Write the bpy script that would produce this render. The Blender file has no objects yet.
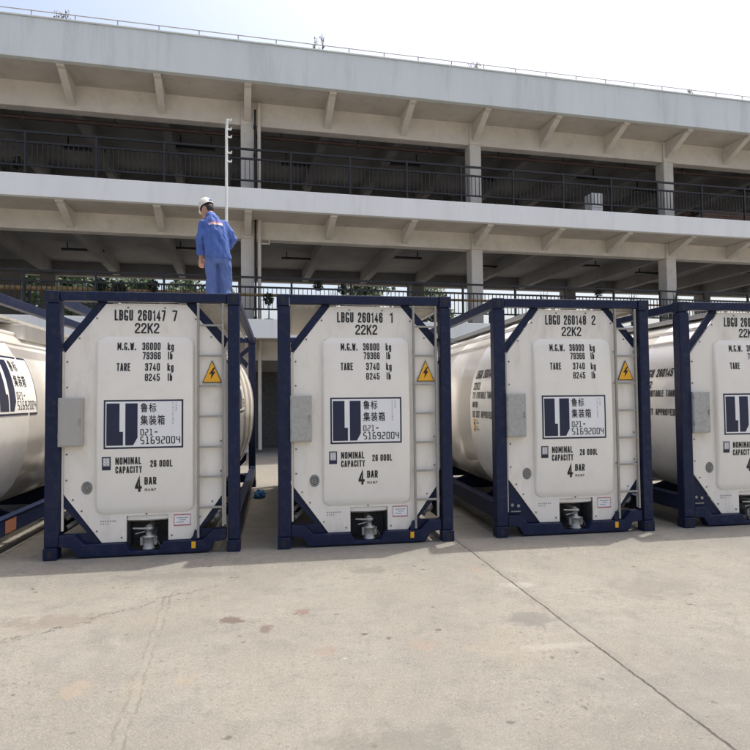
import bpy, bmesh, math, random
from mathutils import Vector, Matrix, noise
from mathutils.bvhtree import BVHTree

random.seed(7)
scene = bpy.context.scene
C = scene.collection
R = math.radians

# ------------------------------------------------------------------ camera, sky, sun, exposure
cam_d = bpy.data.cameras.new('camera')
cam = bpy.data.objects.new('camera', cam_d)
C.objects.link(cam)
cam_d.sensor_width = 36.0
cam_d.lens = 36.0 * 600.85 / 750.0
cam_d.clip_start = 0.05
cam_d.clip_end = 2000.0
_r = Vector((0.9881578, -0.15308314, -0.01047438))
_u = Vector((0.00467723, -0.03818049, 0.99925991))
_w = Vector((0.15336976, 0.98747547, 0.03701234))
M4 = Matrix((_r, _u, -_w)).transposed().to_4x4()
M4.translation = Vector((0, 0, 1.524))
cam.matrix_world = M4
scene.camera = cam

SUN_TO = Vector((0.85, 0.50, 2.59)).normalized()
sun_el = math.asin(SUN_TO.z)
sun_az = math.atan2(SUN_TO.x, SUN_TO.y)

world = bpy.data.worlds.new('World')
scene.world = world
world.use_nodes = True
wn = world.node_tree
for n in list(wn.nodes):
    wn.nodes.remove(n)
wo = wn.nodes.new('ShaderNodeOutputWorld')
bg = wn.nodes.new('ShaderNodeBackground')
sky = wn.nodes.new('ShaderNodeTexSky')
sky.sky_type = 'NISHITA'
sky.sun_disc = False
sky.sun_elevation = sun_el
sky.sun_rotation = sun_az
sky.altitude = 20
sky.air_density = 1.0
sky.dust_density = 7.0
sky.ozone_density = 0.35
bg.inputs['Strength'].default_value = 0.142
wn.links.new(sky.outputs[0], bg.inputs[0])
wn.links.new(bg.outputs[0], wo.inputs[0])

sun_d = bpy.data.lights.new('sun', 'SUN')
sun_d.energy = 2.0
sun_d.angle = R(0.8)
sun_d.color = (1.0, 0.955, 0.855)
sun = bpy.data.objects.new('sun', sun_d)
C.objects.link(sun)
sun.rotation_euler = (-SUN_TO).to_track_quat('-Z', 'Y').to_euler()

scene.view_settings.view_transform = 'Standard'
scene.view_settings.look = 'None'
scene.view_settings.exposure = 0.97
scene.view_settings.gamma = 1.0
scene.view_settings.use_curve_mapping = False
scene.render.engine = 'CYCLES'
scene.cycles.max_bounces = 6
scene.cycles.diffuse_bounces = 4


# ------------------------------------------------------------------ materials
def mat(name, col, rough=0.6, metal=0.0, var=0.12, scale=4.0, bump=0.0, bscale=40.0, coat=0.0,
        streak=0.0, dirt=None, dirt_amt=0.0, spec=0.5):
    m = bpy.data.materials.new(name)
    m.use_nodes = True
    nt = m.node_tree
    N, L = nt.nodes, nt.links
    p = N['Principled BSDF']
    p.inputs['Roughness'].default_value = rough
    p.inputs['Metallic'].default_value = metal
    p.inputs['Specular IOR Level'].default_value = spec
    if coat:
        p.inputs['Coat Weight'].default_value = coat
        p.inputs['Coat Roughness'].default_value = 0.12
    tc = N.new('ShaderNodeTexCoord')
    nz = N.new('ShaderNodeTexNoise')
    nz.inputs['Scale'].default_value = scale
    nz.inputs['Detail'].default_value = 6
    nz.inputs['Roughness'].default_value = 0.65
    oi = N.new('ShaderNodeObjectInfo')
    off = N.new('ShaderNodeVectorMath')
    off.operation = 'MULTIPLY_ADD'
    L.new(oi.outputs['Random'], off.inputs[0])
    off.inputs[1].default_value = (37.0, 23.0, 51.0)
    L.new(tc.outputs['Object'], off.inputs[2])
    src = off.outputs[0]
    if streak:
        mp = N.new('ShaderNodeMapping')
        mp.inputs['Scale'].default_value = (1, 1, streak)
        L.new(src, mp.inputs[0])
        L.new(mp.outputs[0], nz.inputs['Vector'])
    else:
        L.new(src, nz.inputs['Vector'])
    rp = N.new('ShaderNodeValToRGB')
    rp.color_ramp.elements[0].position = 0.3
    rp.color_ramp.elements[1].position = 0.7
    a = [c * (1 - var) for c in col] + [1]
    b = [min(1, c * (1 + var)) for c in col] + [1]
    rp.color_ramp.elements[0].color = a
    rp.color_ramp.elements[1].color = b
    L.new(nz.outputs['Fac'], rp.inputs[0])
    out = rp.outputs[0]
    if dirt is not None:
        nz2 = N.new('ShaderNodeTexNoise')
        nz2.inputs['Scale'].default_value = scale * 2.3
        nz2.inputs['Detail'].default_value = 8
        nz2.inputs['Roughness'].default_value = 0.7
        L.new(src if not streak else mp.outputs[0], nz2.inputs['Vector'])
        mr = N.new('ShaderNodeMapRange')
        mr.inputs['From Min'].default_value = 0.5
        mr.inputs['From Max'].default_value = 0.75
        mr.inputs['To Max'].default_value = dirt_amt
        L.new(nz2.outputs['Fac'], mr.inputs[0])
        mx = N.new('ShaderNodeMix')
        mx.data_type = 'RGBA'
        mx.inputs[7].default_value = list(dirt) + [1]
        L.new(mr.outputs[0], mx.inputs[0])
        L.new(out, mx.inputs[6])
        out = mx.outputs[2]
    L.new(out, p.inputs['Base Color'])
    if bump:
        nb = N.new('ShaderNodeTexNoise')
        nb.inputs['Scale'].default_value = bscale
        nb.inputs['Detail'].default_value = 5
        L.new(src, nb.inputs['Vector'])
        bp = N.new('ShaderNodeBump')
        bp.inputs['Strength'].default_value = bump
        bp.inputs['Distance'].default_value = 0.02
        L.new(nb.outputs['Fac'], bp.inputs['Height'])
        L.new(bp.outputs[0], p.inputs['Normal'])
    return m


NAVY = mat('navy_paint', (0.006, 0.012, 0.042), 0.5, var=0.18, scale=5, bump=0.05, bscale=25, dirt=(0.055, 0.054, 0.058), dirt_amt=0.45, spec=0.3)
CREAM = mat('cream_paint', (0.81, 0.755, 0.665), 0.38, var=0.03, scale=2.5, streak=0.35, bump=0.04, bscale=6, dirt=(0.48, 0.41, 0.32), dirt_amt=0.45)
CREAMP = mat('cream_panel', (0.81, 0.765, 0.68), 0.36, var=0.025, scale=2.0, bump=0.03, bscale=5, dirt=(0.6, 0.55, 0.47), dirt_amt=0.2)
CLAD = mat('tank_cladding', (0.82, 0.795, 0.745), 0.28, metal=0.12, var=0.03, scale=2, bump=0.05, bscale=3, coat=0.6, dirt=(0.5, 0.43, 0.35), dirt_amt=0.3)
ALU = mat('bare_aluminium', (0.62, 0.61, 0.58), 0.38, metal=0.7, var=0.1, scale=8, bump=0.05)
BOXL = mat('brushed_box', (0.42, 0.405, 0.375), 0.45, metal=0.45, var=0.05, scale=9, streak=0.1)
BOXD = mat('mesh_box', (0.40, 0.39, 0.365), 0.5, metal=0.35, var=0.16, scale=28)
STEEL = mat('valve_steel', (0.34, 0.33, 0.31), 0.5, metal=0.55, var=0.35, scale=35)
LADM = mat('ladder_metal', (0.31, 0.295, 0.26), 0.5, metal=0.2, var=0.12, scale=12)
DARK = mat('dark_recess', (0.075, 0.075, 0.073), 0.8, var=0.4, scale=10)
RINGM = mat('vent_grey', (0.11, 0.105, 0.10), 0.6, var=0.35, scale=60)
BLACK = mat('black_lettering', (0.012, 0.012, 0.014), 0.5, var=0.05)
INK = mat('navy_ink', (0.010, 0.014, 0.045), 0.4, var=0.1)
WHITE = mat('white_sign', (0.80, 0.79, 0.77), 0.4, var=0.03)
YELL = mat('warning_yellow', (0.85, 0.42, 0.015), 0.45, var=0.05)
RED = mat('label_red', (0.45, 0.05, 0.06), 0.5, var=0.1)
GREYINK = mat('grey_print', (0.35, 0.35, 0.36), 0.6, var=0.1)
ORANGE = mat('orange_label', (0.26, 0.10, 0.055), 0.6, var=0.5, scale=60)
FASCIA = mat('fascia_paint', (0.62, 0.66, 0.66), 0.75, var=0.05, scale=0.8, bump=0.12, bscale=30, streak=0.12, dirt=(0.38, 0.41, 0.41), dirt_amt=0.6)
FASCIA2 = mat('white_fascia', (0.76, 0.77, 0.76), 0.75, var=0.04, scale=0.7, bump=0.1, bscale=30, streak=0.15, dirt=(0.45, 0.45, 0.44), dirt_amt=0.35)
BEIGE = mat('beige_render', (0.64, 0.60, 0.545), 0.85, var=0.09, scale=1.1, bump=0.2, bscale=18, dirt=(0.42, 0.39, 0.345), dirt_amt=0.5)
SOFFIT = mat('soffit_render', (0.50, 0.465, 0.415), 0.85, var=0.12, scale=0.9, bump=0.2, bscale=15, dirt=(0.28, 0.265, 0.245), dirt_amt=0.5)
INNER = mat('shaded_concrete', (0.25, 0.243, 0.235), 0.9, var=0.2, scale=0.7, bump=0.2, bscale=10)  # same material as outside, darkened so the colour carries the interior shade
RAILM = mat('railing_black', (0.012, 0.0125, 0.015), 0.6, var=0.2)
REDPIPE = mat('rust_red_pipe', (0.05, 0.026, 0.022), 0.6, var=0.3)
OCHRE = mat('ochre_pipe', (0.24, 0.16, 0.065), 0.6, var=0.4, scale=9)
PVC = mat('pale_pipe', (0.60, 0.55, 0.47), 0.55, var=0.1)
WEED = mat('weed_green', (0.13, 0.12, 0.05), 0.8, var=0.3)
LEAF = mat('leaf_dark', (0.075, 0.115, 0.05), 0.7, var=0.45, scale=1.2)
LEAFP = mat('pot_plant_leaf', (0.020, 0.030, 0.016), 0.7, var=0.4, scale=12)
POT = mat('pot_black', (0.02, 0.02, 0.022), 0.7)
BARK = mat('bark', (0.10, 0.075, 0.055), 0.9, var=0.3, scale=8)
BLUEC = mat('work_blue', (0.062, 0.120, 0.36), 0.85, var=0.16, scale=9, bump=0.25, bscale=30)
BLUET = mat('work_blue_trousers', (0.085, 0.135, 0.33), 0.85, var=0.14, scale=8, bump=0.25, bscale=26)
SKIN = mat('skin', (0.42, 0.23, 0.15), 0.55, var=0.08)
HAIR = mat('hair_black', (0.012, 0.010, 0.010), 0.6)
HAT = mat('hat_white', (0.66, 0.63, 0.55), 0.35, var=0.04)
SHOE = mat('shoe_black', (0.02, 0.02, 0.02), 0.6)
PLASTIC = mat('blue_plastic', (0.04, 0.16, 0.34), 0.4, var=0.2)
PLANK = mat('brown_planks', (0.14, 0.08, 0.055), 0.8, var=0.3, scale=6)
ROD = mat('roof_rod_grey', (0.30, 0.29, 0.28), 0.5, var=0.1)
POLEW = mat('white_pole', (0.74, 0.74, 0.71), 0.45, var=0.05)
GRIT = mat('walkway_grating', (0.55, 0.52, 0.46), 0.5, metal=0.4, var=0.25, scale=30)


# ------------------------------------------------------------------ mesh helpers
class MB:
    def __init__(s):
        s.v, s.f, s.mi, s.sm, s.mats = [], [], [], [], []

    def m(s, material):
        if material not in s.mats:
            s.mats.append(material)
        return s.mats.index(material)

    def add(s, vs, fs, material, smooth=False):
        b = len(s.v)
        k = s.m(material)
        s.v += [tuple(v) for v in vs]
        for f in fs:
            s.f.append([b + i for i in f])
            s.mi.append(k)
            s.sm.append(smooth)
        return s

    def box(s, lo, hi, material):
        x0, y0, z0 = lo
        x1, y1, z1 = hi
        vs = [(x0, y0, z0), (x1, y0, z0), (x1, y1, z0), (x0, y1, z0), (x0, y0, z1), (x1, y0, z1), (x1, y1, z1), (x0, y1, z1)]
        fs = [(0, 3, 2, 1), (4, 5, 6, 7), (0, 1, 5, 4), (1, 2, 6, 5), (2, 3, 7, 6), (3, 0, 4, 7)]
        return s.add(vs, fs, material)

    def obox(s, a, b, w, h, material, up=(0, 0, 1)):
        """bar from a to b, width w across, height h along up"""
        a, b = Vector(a), Vector(b)
        d = (b - a).normalized()
        up = Vector(up)
        sx = d.cross(up)
        if sx.length < 1e-4:
            sx = d.cross(Vector((1, 0, 0)))
        sx.normalize()
        sz = sx.cross(d).normalized()
        vs = []
        for p in (a, b):
            for i, j in ((-1, -1), (1, -1), (1, 1), (-1, 1)):
                vs.append(p + sx * (i * w / 2) + sz * (j * h / 2))
        fs = [(0, 1, 2, 3), (7, 6, 5, 4), (0, 4, 5, 1), (1, 5, 6, 2), (2, 6, 7, 3), (3, 7, 4, 0)]
        return s.add(vs, fs, material)

    def tube(s, pts, r, material, n=10, cap=True):
        pts = [Vector(p) for p in pts]
        rs = r if isinstance(r, (list, tuple)) else [r] * len(pts)
        vs, fs = [], []
        ref = None
        for i, p in enumerate(pts):
            d = (pts[min(i + 1, len(pts) - 1)] - pts[max(i - 1, 0)]).normalized()
            if ref is None:
                ref = d.orthogonal().normalized()
            ref = (ref - d * ref.dot(d))
            if ref.length < 1e-5:
                ref = d.orthogonal()
            ref.normalize()
            q = d.cross(ref)
            for k in range(n):
                a = 2 * math.pi * k / n
                vs.append(p + (ref * math.cos(a) + q * math.sin(a)) * rs[i])
        for i in range(len(pts) - 1):
            for k in range(n):
                k2 = (k + 1) % n
                fs.append((i * n + k, i * n + k2, (i + 1) * n + k2, (i + 1) * n + k))
        s.add(vs, fs, material, True)
        if cap:
            s.add(vs[:n], [tuple(range(n))[::-1]], material)
            s.add(vs[-n:], [tuple(range(n))], material)
        return s

    def prism(s, poly, axis, lo, hi, material):
        """poly in the plane across axis ('y': (x,z)), extruded lo..hi"""
        n = len(poly)

        def P(q, t):
            if axis == 'y':
                return (q[0], t, q[1])
            if axis == 'x':
                return (t, q[0], q[1])
            return (q[0], q[1], t)
        vs = [P(q, lo) for q in poly] + [P(q, hi) for q in poly]
        fs = [tuple(range(n))[::-1], tuple(range(n, 2 * n))]
        fs += [(i, (i + 1) % n, n + (i + 1) % n, n + i) for i in range(n)]
        return s.add(vs, fs, material)

    def loft(s, rings, material, cap0=True, cap1=True, smooth=True):
        n = len(rings[0])
        vs = [p for r in rings for p in r]
        fs = []
        for i in range(len(rings) - 1):
            for k in range(n):
                k2 = (k + 1) % n
                fs.append((i * n + k, i * n + k2, (i + 1) * n + k2, (i + 1) * n + k))
        s.add(vs, fs, material, smooth)
        if cap0:
            s.add(rings[0], [tuple(range(n))[::-1]], material, smooth)
        if cap1:
            s.add(rings[-1], [tuple(range(n))], material, smooth)
        return s

    def sphere(s, c, r, material, nu=14, nv=9):
        c = Vector(c)
        r = r if isinstance(r, (tuple, list)) else (r, r, r)
        rings = []
        for j in range(1, nv):
            t = math.pi * j / nv
            rings.append([c + Vector((r[0] * math.sin(t) * math.cos(2 * math.pi * k / nu), r[1] * math.sin(t) * math.sin(2 * math.pi * k / nu), -r[2] * math.cos(t))) for k in range(nu)])
        return s.loft(rings, material)

    def build(s, name, parent=None, bevel=0.0, seg=2, fix=True, weld=False):
        me = bpy.data.meshes.new(name)
        me.from_pydata(s.v, [], s.f)
        for m_ in s.mats:
            me.materials.append(m_)
        for i, p in enumerate(me.polygons):
            p.material_index = s.mi[i]
            p.use_smooth = s.sm[i]
        if fix or weld:
            bm = bmesh.new()
            bm.from_mesh(me)
            if weld:
                bmesh.ops.remove_doubles(bm, verts=bm.verts, dist=1e-5)
            bmesh.ops.recalc_face_normals(bm, faces=bm.faces)
            bm.to_mesh(me)
            bm.free()
        o = bpy.data.objects.new(name, me)
        C.objects.link(o)
        if parent:
            o.parent = parent
        if bevel:
            b = o.modifiers.new('bevel', 'BEVEL')
            b.width = bevel
            b.segments = seg
            b.limit_method = 'ANGLE'
            b.angle_limit = R(40)
        return o


def empty(name, loc, rz=0.0):
    o = bpy.data.objects.new(name, None)
    C.objects.link(o)
    o.location = loc
    o.rotation_euler = (0, 0, rz)
    o.empty_display_size = 0.2
    return o


def tag(o, label=None, cat=None, group=None, kind=None):
    if label:
        o['label'] = label
    if cat:
        o['category'] = cat
    if group:
        o['group'] = group
    if kind:
        o['kind'] = kind
    return o


# ---- lettering
_gl = {}


def glyphs(s, offset, cjk=False):
    key = (s, offset)
    if key not in _gl:
        cu = bpy.data.curves.new('txt', 'FONT')
        cu.body = s
        cu.size = 1
        cu.offset = offset
        cu.space_character = 1.18
        cu.resolution_u = 3
        o = bpy.data.objects.new('txt', cu)
        C.objects.link(o)
        dg = bpy.context.evaluated_depsgraph_get()
        dg.update()
        me = bpy.data.meshes.new_from_object(o.evaluated_get(dg))
        vs = [(v.co.x, v.co.y) for v in me.vertices]
        fs = [tuple(p.vertices) for p in me.polygons]
        bpy.data.objects.remove(o)
        bpy.data.curves.remove(cu)
        bpy.data.meshes.remove(me)
        _gl[key] = (vs, fs)
    return _gl[key]


def text(mb, s, u0, z0, u1, z1, mapper, material=None, offset=0.022, bold=0.0):
    """fill the rectangle u0..u1, z0..z1 with the line s; bold thickens the upright strokes"""
    vs, fs = glyphs(s, offset)
    xa, xb = min(v[0] for v in vs), max(v[0] for v in vs)
    ya, yb = min(v[1] for v in vs), max(v[1] for v in vs)
    for i, sh in enumerate((-bold, 0.0, bold) if bold else (0.0,)):
        out = []
        for x, y in vs:
            p = Vector(mapper(u0 + bold + sh + (x - xa) / (xb - xa) * (u1 - u0 - 2 * bold), z0 + (y - ya) / (yb - ya) * (z1 - z0)))
            if bold:
                p.y -= 0.0003 * i
            out.append(p)
        mb.add(out, fs, material or BLACK)


CX, CZ = 0.26, 0.11
_O = [(0, CZ), (CX, 0), (1 - CX, 0), (1, CZ), (1, 1 - CZ), (1 - CX, 1), (CX, 1), (0, 1 - CZ), (0, CZ)]
_D = [(0, 0), (1 - CX, 0), (1, CZ), (1, 1 - CZ), (1 - CX, 1), (0, 1), (0, 0)]
_S = [(1, .78), (1, 1 - CZ), (1 - CX, 1), (CX, 1), (0, 1 - CZ), (0, .62), (CX, .54), (1 - CX, .48), (1, .40), (1, CZ), (1 - CX, 0), (CX, 0), (0, CZ), (0, .22)]
_6 = [(1, .80), (1, 1 - CZ), (1 - CX, 1), (CX, 1), (0, 1 - CZ), (0, CZ), (CX, 0), (1 - CX, 0), (1, CZ), (1, .56 - CZ), (1 - CX, .56), (.12, .56)]
GL = {  # relative width, strokes
    '0': (1, [_O]), 'O': (1, [_O]), '1': (.55, [[(.8, 0), (.8, 1), (.1, .84)]]),
    '2': (1, [[(0, .78), (0, 1 - CZ), (CX, 1), (1 - CX, 1), (1, 1 - CZ), (1, .66), (0, .14), (0, 0), (1, 0)]]),
    '3': (1, [[(0, .80), (0, 1 - CZ), (CX, 1), (1 - CX, 1), (1, 1 - CZ), (1, .62), (1 - CX, .53), (1, .44), (1, CZ), (1 - CX, 0), (CX, 0), (0, CZ), (0, .20)], [(.35, .53), (1 - CX, .53)]]),
    '4': (1.05, [[(.72, 0), (.72, 1), (0, .30), (0, .24), (1, .24)]]),
    '5': (1, [[(1, 1), (.05, 1), (.05, .56), (1 - CX, .58), (1, .58 - CZ), (1, CZ), (1 - CX, 0), (CX, 0), (0, CZ), (0, .22)]]),
    '6': (1, [_6]), '9': (1, [[(1 - x, 1 - z) for x, z in _6]]), '7': (1, [[(0, 1), (1, 1), (1, .88), (.38, 0)]]),
    '8': (1, [_O, [(0.1, .52), (.9, .52)]]),
    'A': (1.05, [[(0, 0), (.40, 1), (.60, 1), (1, 0)], [(.2, .26), (.8, .26)]]),
    'B': (1, [_D, [(.1, .53), (.9, .53)]]), 'D': (1, [_D]),
    'C': (1, [[(1, .74), (1, 1 - CZ), (1 - CX, 1), (CX, 1), (0, 1 - CZ), (0, CZ), (CX, 0), (1 - CX, 0), (1, CZ), (1, .26)]]),
    'E': (.9, [[(1, 1), (0, 1), (0, 0), (1, 0)], [(.1, .52), (.85, .52)]]),
    'G': (1.1, [[(1, .84), (1, 1 - CZ), (1 - CX, 1), (CX, 1), (0, 1 - CZ), (0, CZ), (CX, 0), (1, 0), (1, .36), (.72, .36)]]),
    'I': (.12, [[(.5, 0), (.5, 1)]]), 'K': (1.05, [[(0, 0), (0, 1)], [(1, 1), (.16, .46)], [(.42, .58), (1, 0)]]),
    'L': (.85, [[(0, 1), (0, 0), (1, 0)]]), 'M': (1.6, [[(0, 0), (0, 1)], [(1, 0), (1, 1)], [(.06, .94), (.5, .30)], [(.94, .94), (.5, .30)]]),
    'N': (1.25, [[(0, 0), (0, 1)], [(1, 0), (1, 1)], [(.06, .94), (.94, .06)]]), 'P': (1, [[(0, 0), (0, 1), (1 - CX, 1), (1, 1 - CZ), (1, .56), (1 - CX, .46), (.1, .46)]]),
    'R': (1, [[(0, 0), (0, 1), (1 - CX, 1), (1, 1 - CZ), (1, .58), (1 - CX, .48), (.1, .48)], [(.55, .46), (1, 0)]]),
    'S': (1, [_S]), 'T': (1, [[(0, 1), (1, 1)], [(.5, 0), (.5, .95)]]), 'U': (1, [[(0, 1), (0, CZ), (CX, 0), (1 - CX, 0), (1, CZ), (1, 1)]]),
    'V': (1, [[(0, 1), (.5, 0), (1, 1)]]), 'W': (1.6, [[(0, 1), (.22, 0)], [(.22, 0), (.5, .8)], [(.5, .8), (.78, 0)], [(.78, 0), (1, 1)]]), 'Y': (1, [[(0, 1), (.5, .45), (1, 1)], [(.5, .45), (.5, 0)]]),
    '.': (.12, [[(.5, -.02), (.5, .08)]]), '-': (.8, [[(0, .5), (1, .5)]]),
    'k': (.85, [[(0, 0), (0, 1)], [(.95, .68), (.16, .34)], [(.42, .42), (1, 0)]]), 'l': (.12, [[(.5, 0), (.5, 1)]]),
    'b': (.85, [[(0, 1), (0, 0), (1 - CX, 0), (1, CZ), (1, .58), (1 - CX, .68), (.1, .68)]]),
    'g': (.85, [[(.9, 0), (CX, 0), (0, CZ), (0, .58), (CX, .68), (1, .68), (1, -.16), (1 - CX, -.26), (.1, -.26)]]),
}


def block(mb, s, u0, z0, u1, z1, mapper, material=None, t=0.15, gap=0.42, push=None):
    """narrow block capitals filling u0..u1, z0..z1; stroke thickness t of the height"""
    h = z1 - z0
    th = h * t
    adv = []
    for ch in s:
        adv.append(0.8 if ch == ' ' else GL[ch][0])
    # widths in centre-line units; solve the unit so that the line fits exactly
    tot = sum(adv)
    k = (u1 - u0 - th) / (tot + (len(s) - 1) * (gap + 0.0) + 1e-9) if len(s) > 1 else (u1 - u0 - th) / max(tot, .3)
    g = gap * k
    if len(s) > 1:
        g = max(g, th * 1.55)
        k = (u1 - u0 - th - g * (len(s) - 1)) / tot
    x = u0 + th / 2
    lay = 0
    for ch, w in zip(s, adv):
        if ch != ' ':
            for si, st in enumerate(GL[ch][1]):
                pts = [Vector((x + p[0] * w * k, z0 + th / 2 + p[1] * (h - th))) for p in st]
                closed = (pts[0] - pts[-1]).length < 1e-6 and len(pts) > 2
                if closed:
                    pts = pts[:-1]
                n = len(pts)
                L_, R_ = [], []
                for i, p in enumerate(pts):
                    a = pts[i - 1] if (i or closed) else None
                    c = pts[(i + 1) % n] if (i < n - 1 or closed) else None
                    d1 = (p - a).normalized() if a is not None else (c - p).normalized()
                    d2 = (c - p).normalized() if c is not None else d1
                    n1, n2 = Vector((-d1.y, d1.x)), Vector((-d2.y, d2.x))
                    m = n1 + n2
                    m = m.normalized() if m.length > 1e-4 else n1
                    ln = min(1.0 / max(0.2, m.dot(n1)), 1.9)
                    q = p.copy()
                    if a is None:
                        q -= d2 * (th / 2)
                    if c is None:
                        q += d1 * (th / 2)
                    L_.append(q + m * (ln * th / 2))
                    R_.append(q - m * (ln * th / 2))
                vs = [Vector(mapper(v.x, v.y)) for v in L_ + R_]
                if si and push is not None:
                    vs = [v + Vector(push) * si for v in vs]
                fs = [(i, (i + 1) % n, n + (i + 1) % n, n + i) for i in range(n if closed else n - 1)]
                mb.add(vs, fs, material or BLACK)
        x += w * k + g


def line(parent, name, s, u0, z0, u1, z1, mapper, t=0.15, material=None, gap=0.42, push=(0, -0.0004, 0)):
    b = MB()
    block(b, s, u0, z0, u1, z1, mapper, material, t, gap, push)
    return b.build(name, parent, fix=False)


def quad(mb, u0, z0, u1, z1, mapper, material, nz=1, nu=1):
    for i in range(nz):
        for j in range(nu):
            a, b = z0 + (z1 - z0) * i / nz, z0 + (z1 - z0) * (i + 1) / nz
            c, d = u0 + (u1 - u0) * j / nu, u0 + (u1 - u0) * (j + 1) / nu
            mb.add([mapper(c, a), mapper(d, a), mapper(d, b), mapper(c, b)], [(0, 1, 2, 3)], material)


SEG = {'0': 'abcdef', '1': 'bc', '2': 'abged', '4': 'fgbc', '5': 'afgcd', '6': 'afgecd', '9': 'abfgcd', '-': 'g'}


def lcd(mb, s, u0, z0, u1, z1, mapper, material, t=0.20):
    n = len(s)
    pitch = (u1 - u0) / (n - 0.22)
    w = pitch * 0.78
    tw = pitch * t
    tz = (z1 - z0) * 0.125
    zm = (z0 + z1) / 2
    for i, ch in enumerate(s):
        a = u0 + i * pitch
        b = a + w
        if ch == '1':
            a0 = (a + b) / 2 - tw / 2
            quad(mb, a0, z0, a0 + tw, z1, mapper, material)
            quad(mb, a0 - tw, z1 - tz, a0, z1, mapper, material)
            quad(mb, a0 - tw, z0, a0, z0 + tz, mapper, material)
            quad(mb, a0 + tw, z0, a0 + 2 * tw, z0 + tz, mapper, material)
            continue
        for g in SEG[ch]:
            if g == 'a':
                quad(mb, a + tw, z1 - tz, b - tw, z1, mapper, material)
            if g == 'd':
                quad(mb, a + tw, z0, b - tw, z0 + tz, mapper, material)
            if g == 'g':
                quad(mb, a + tw, zm - tz / 2, b - tw, zm + tz / 2, mapper, material)
            if g == 'f':
                quad(mb, a, zm, a + tw, z1 - tz * .4, mapper, material)
            if g == 'e':
                quad(mb, a, z0 + tz * .4, a + tw, zm, mapper, material)
            if g == 'b':
                quad(mb, b - tw, zm, b, z1 - tz * .4, mapper, material)
            if g == 'c':
                quad(mb, b - tw, z0 + tz * .4, b, zm, mapper, material)


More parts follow.
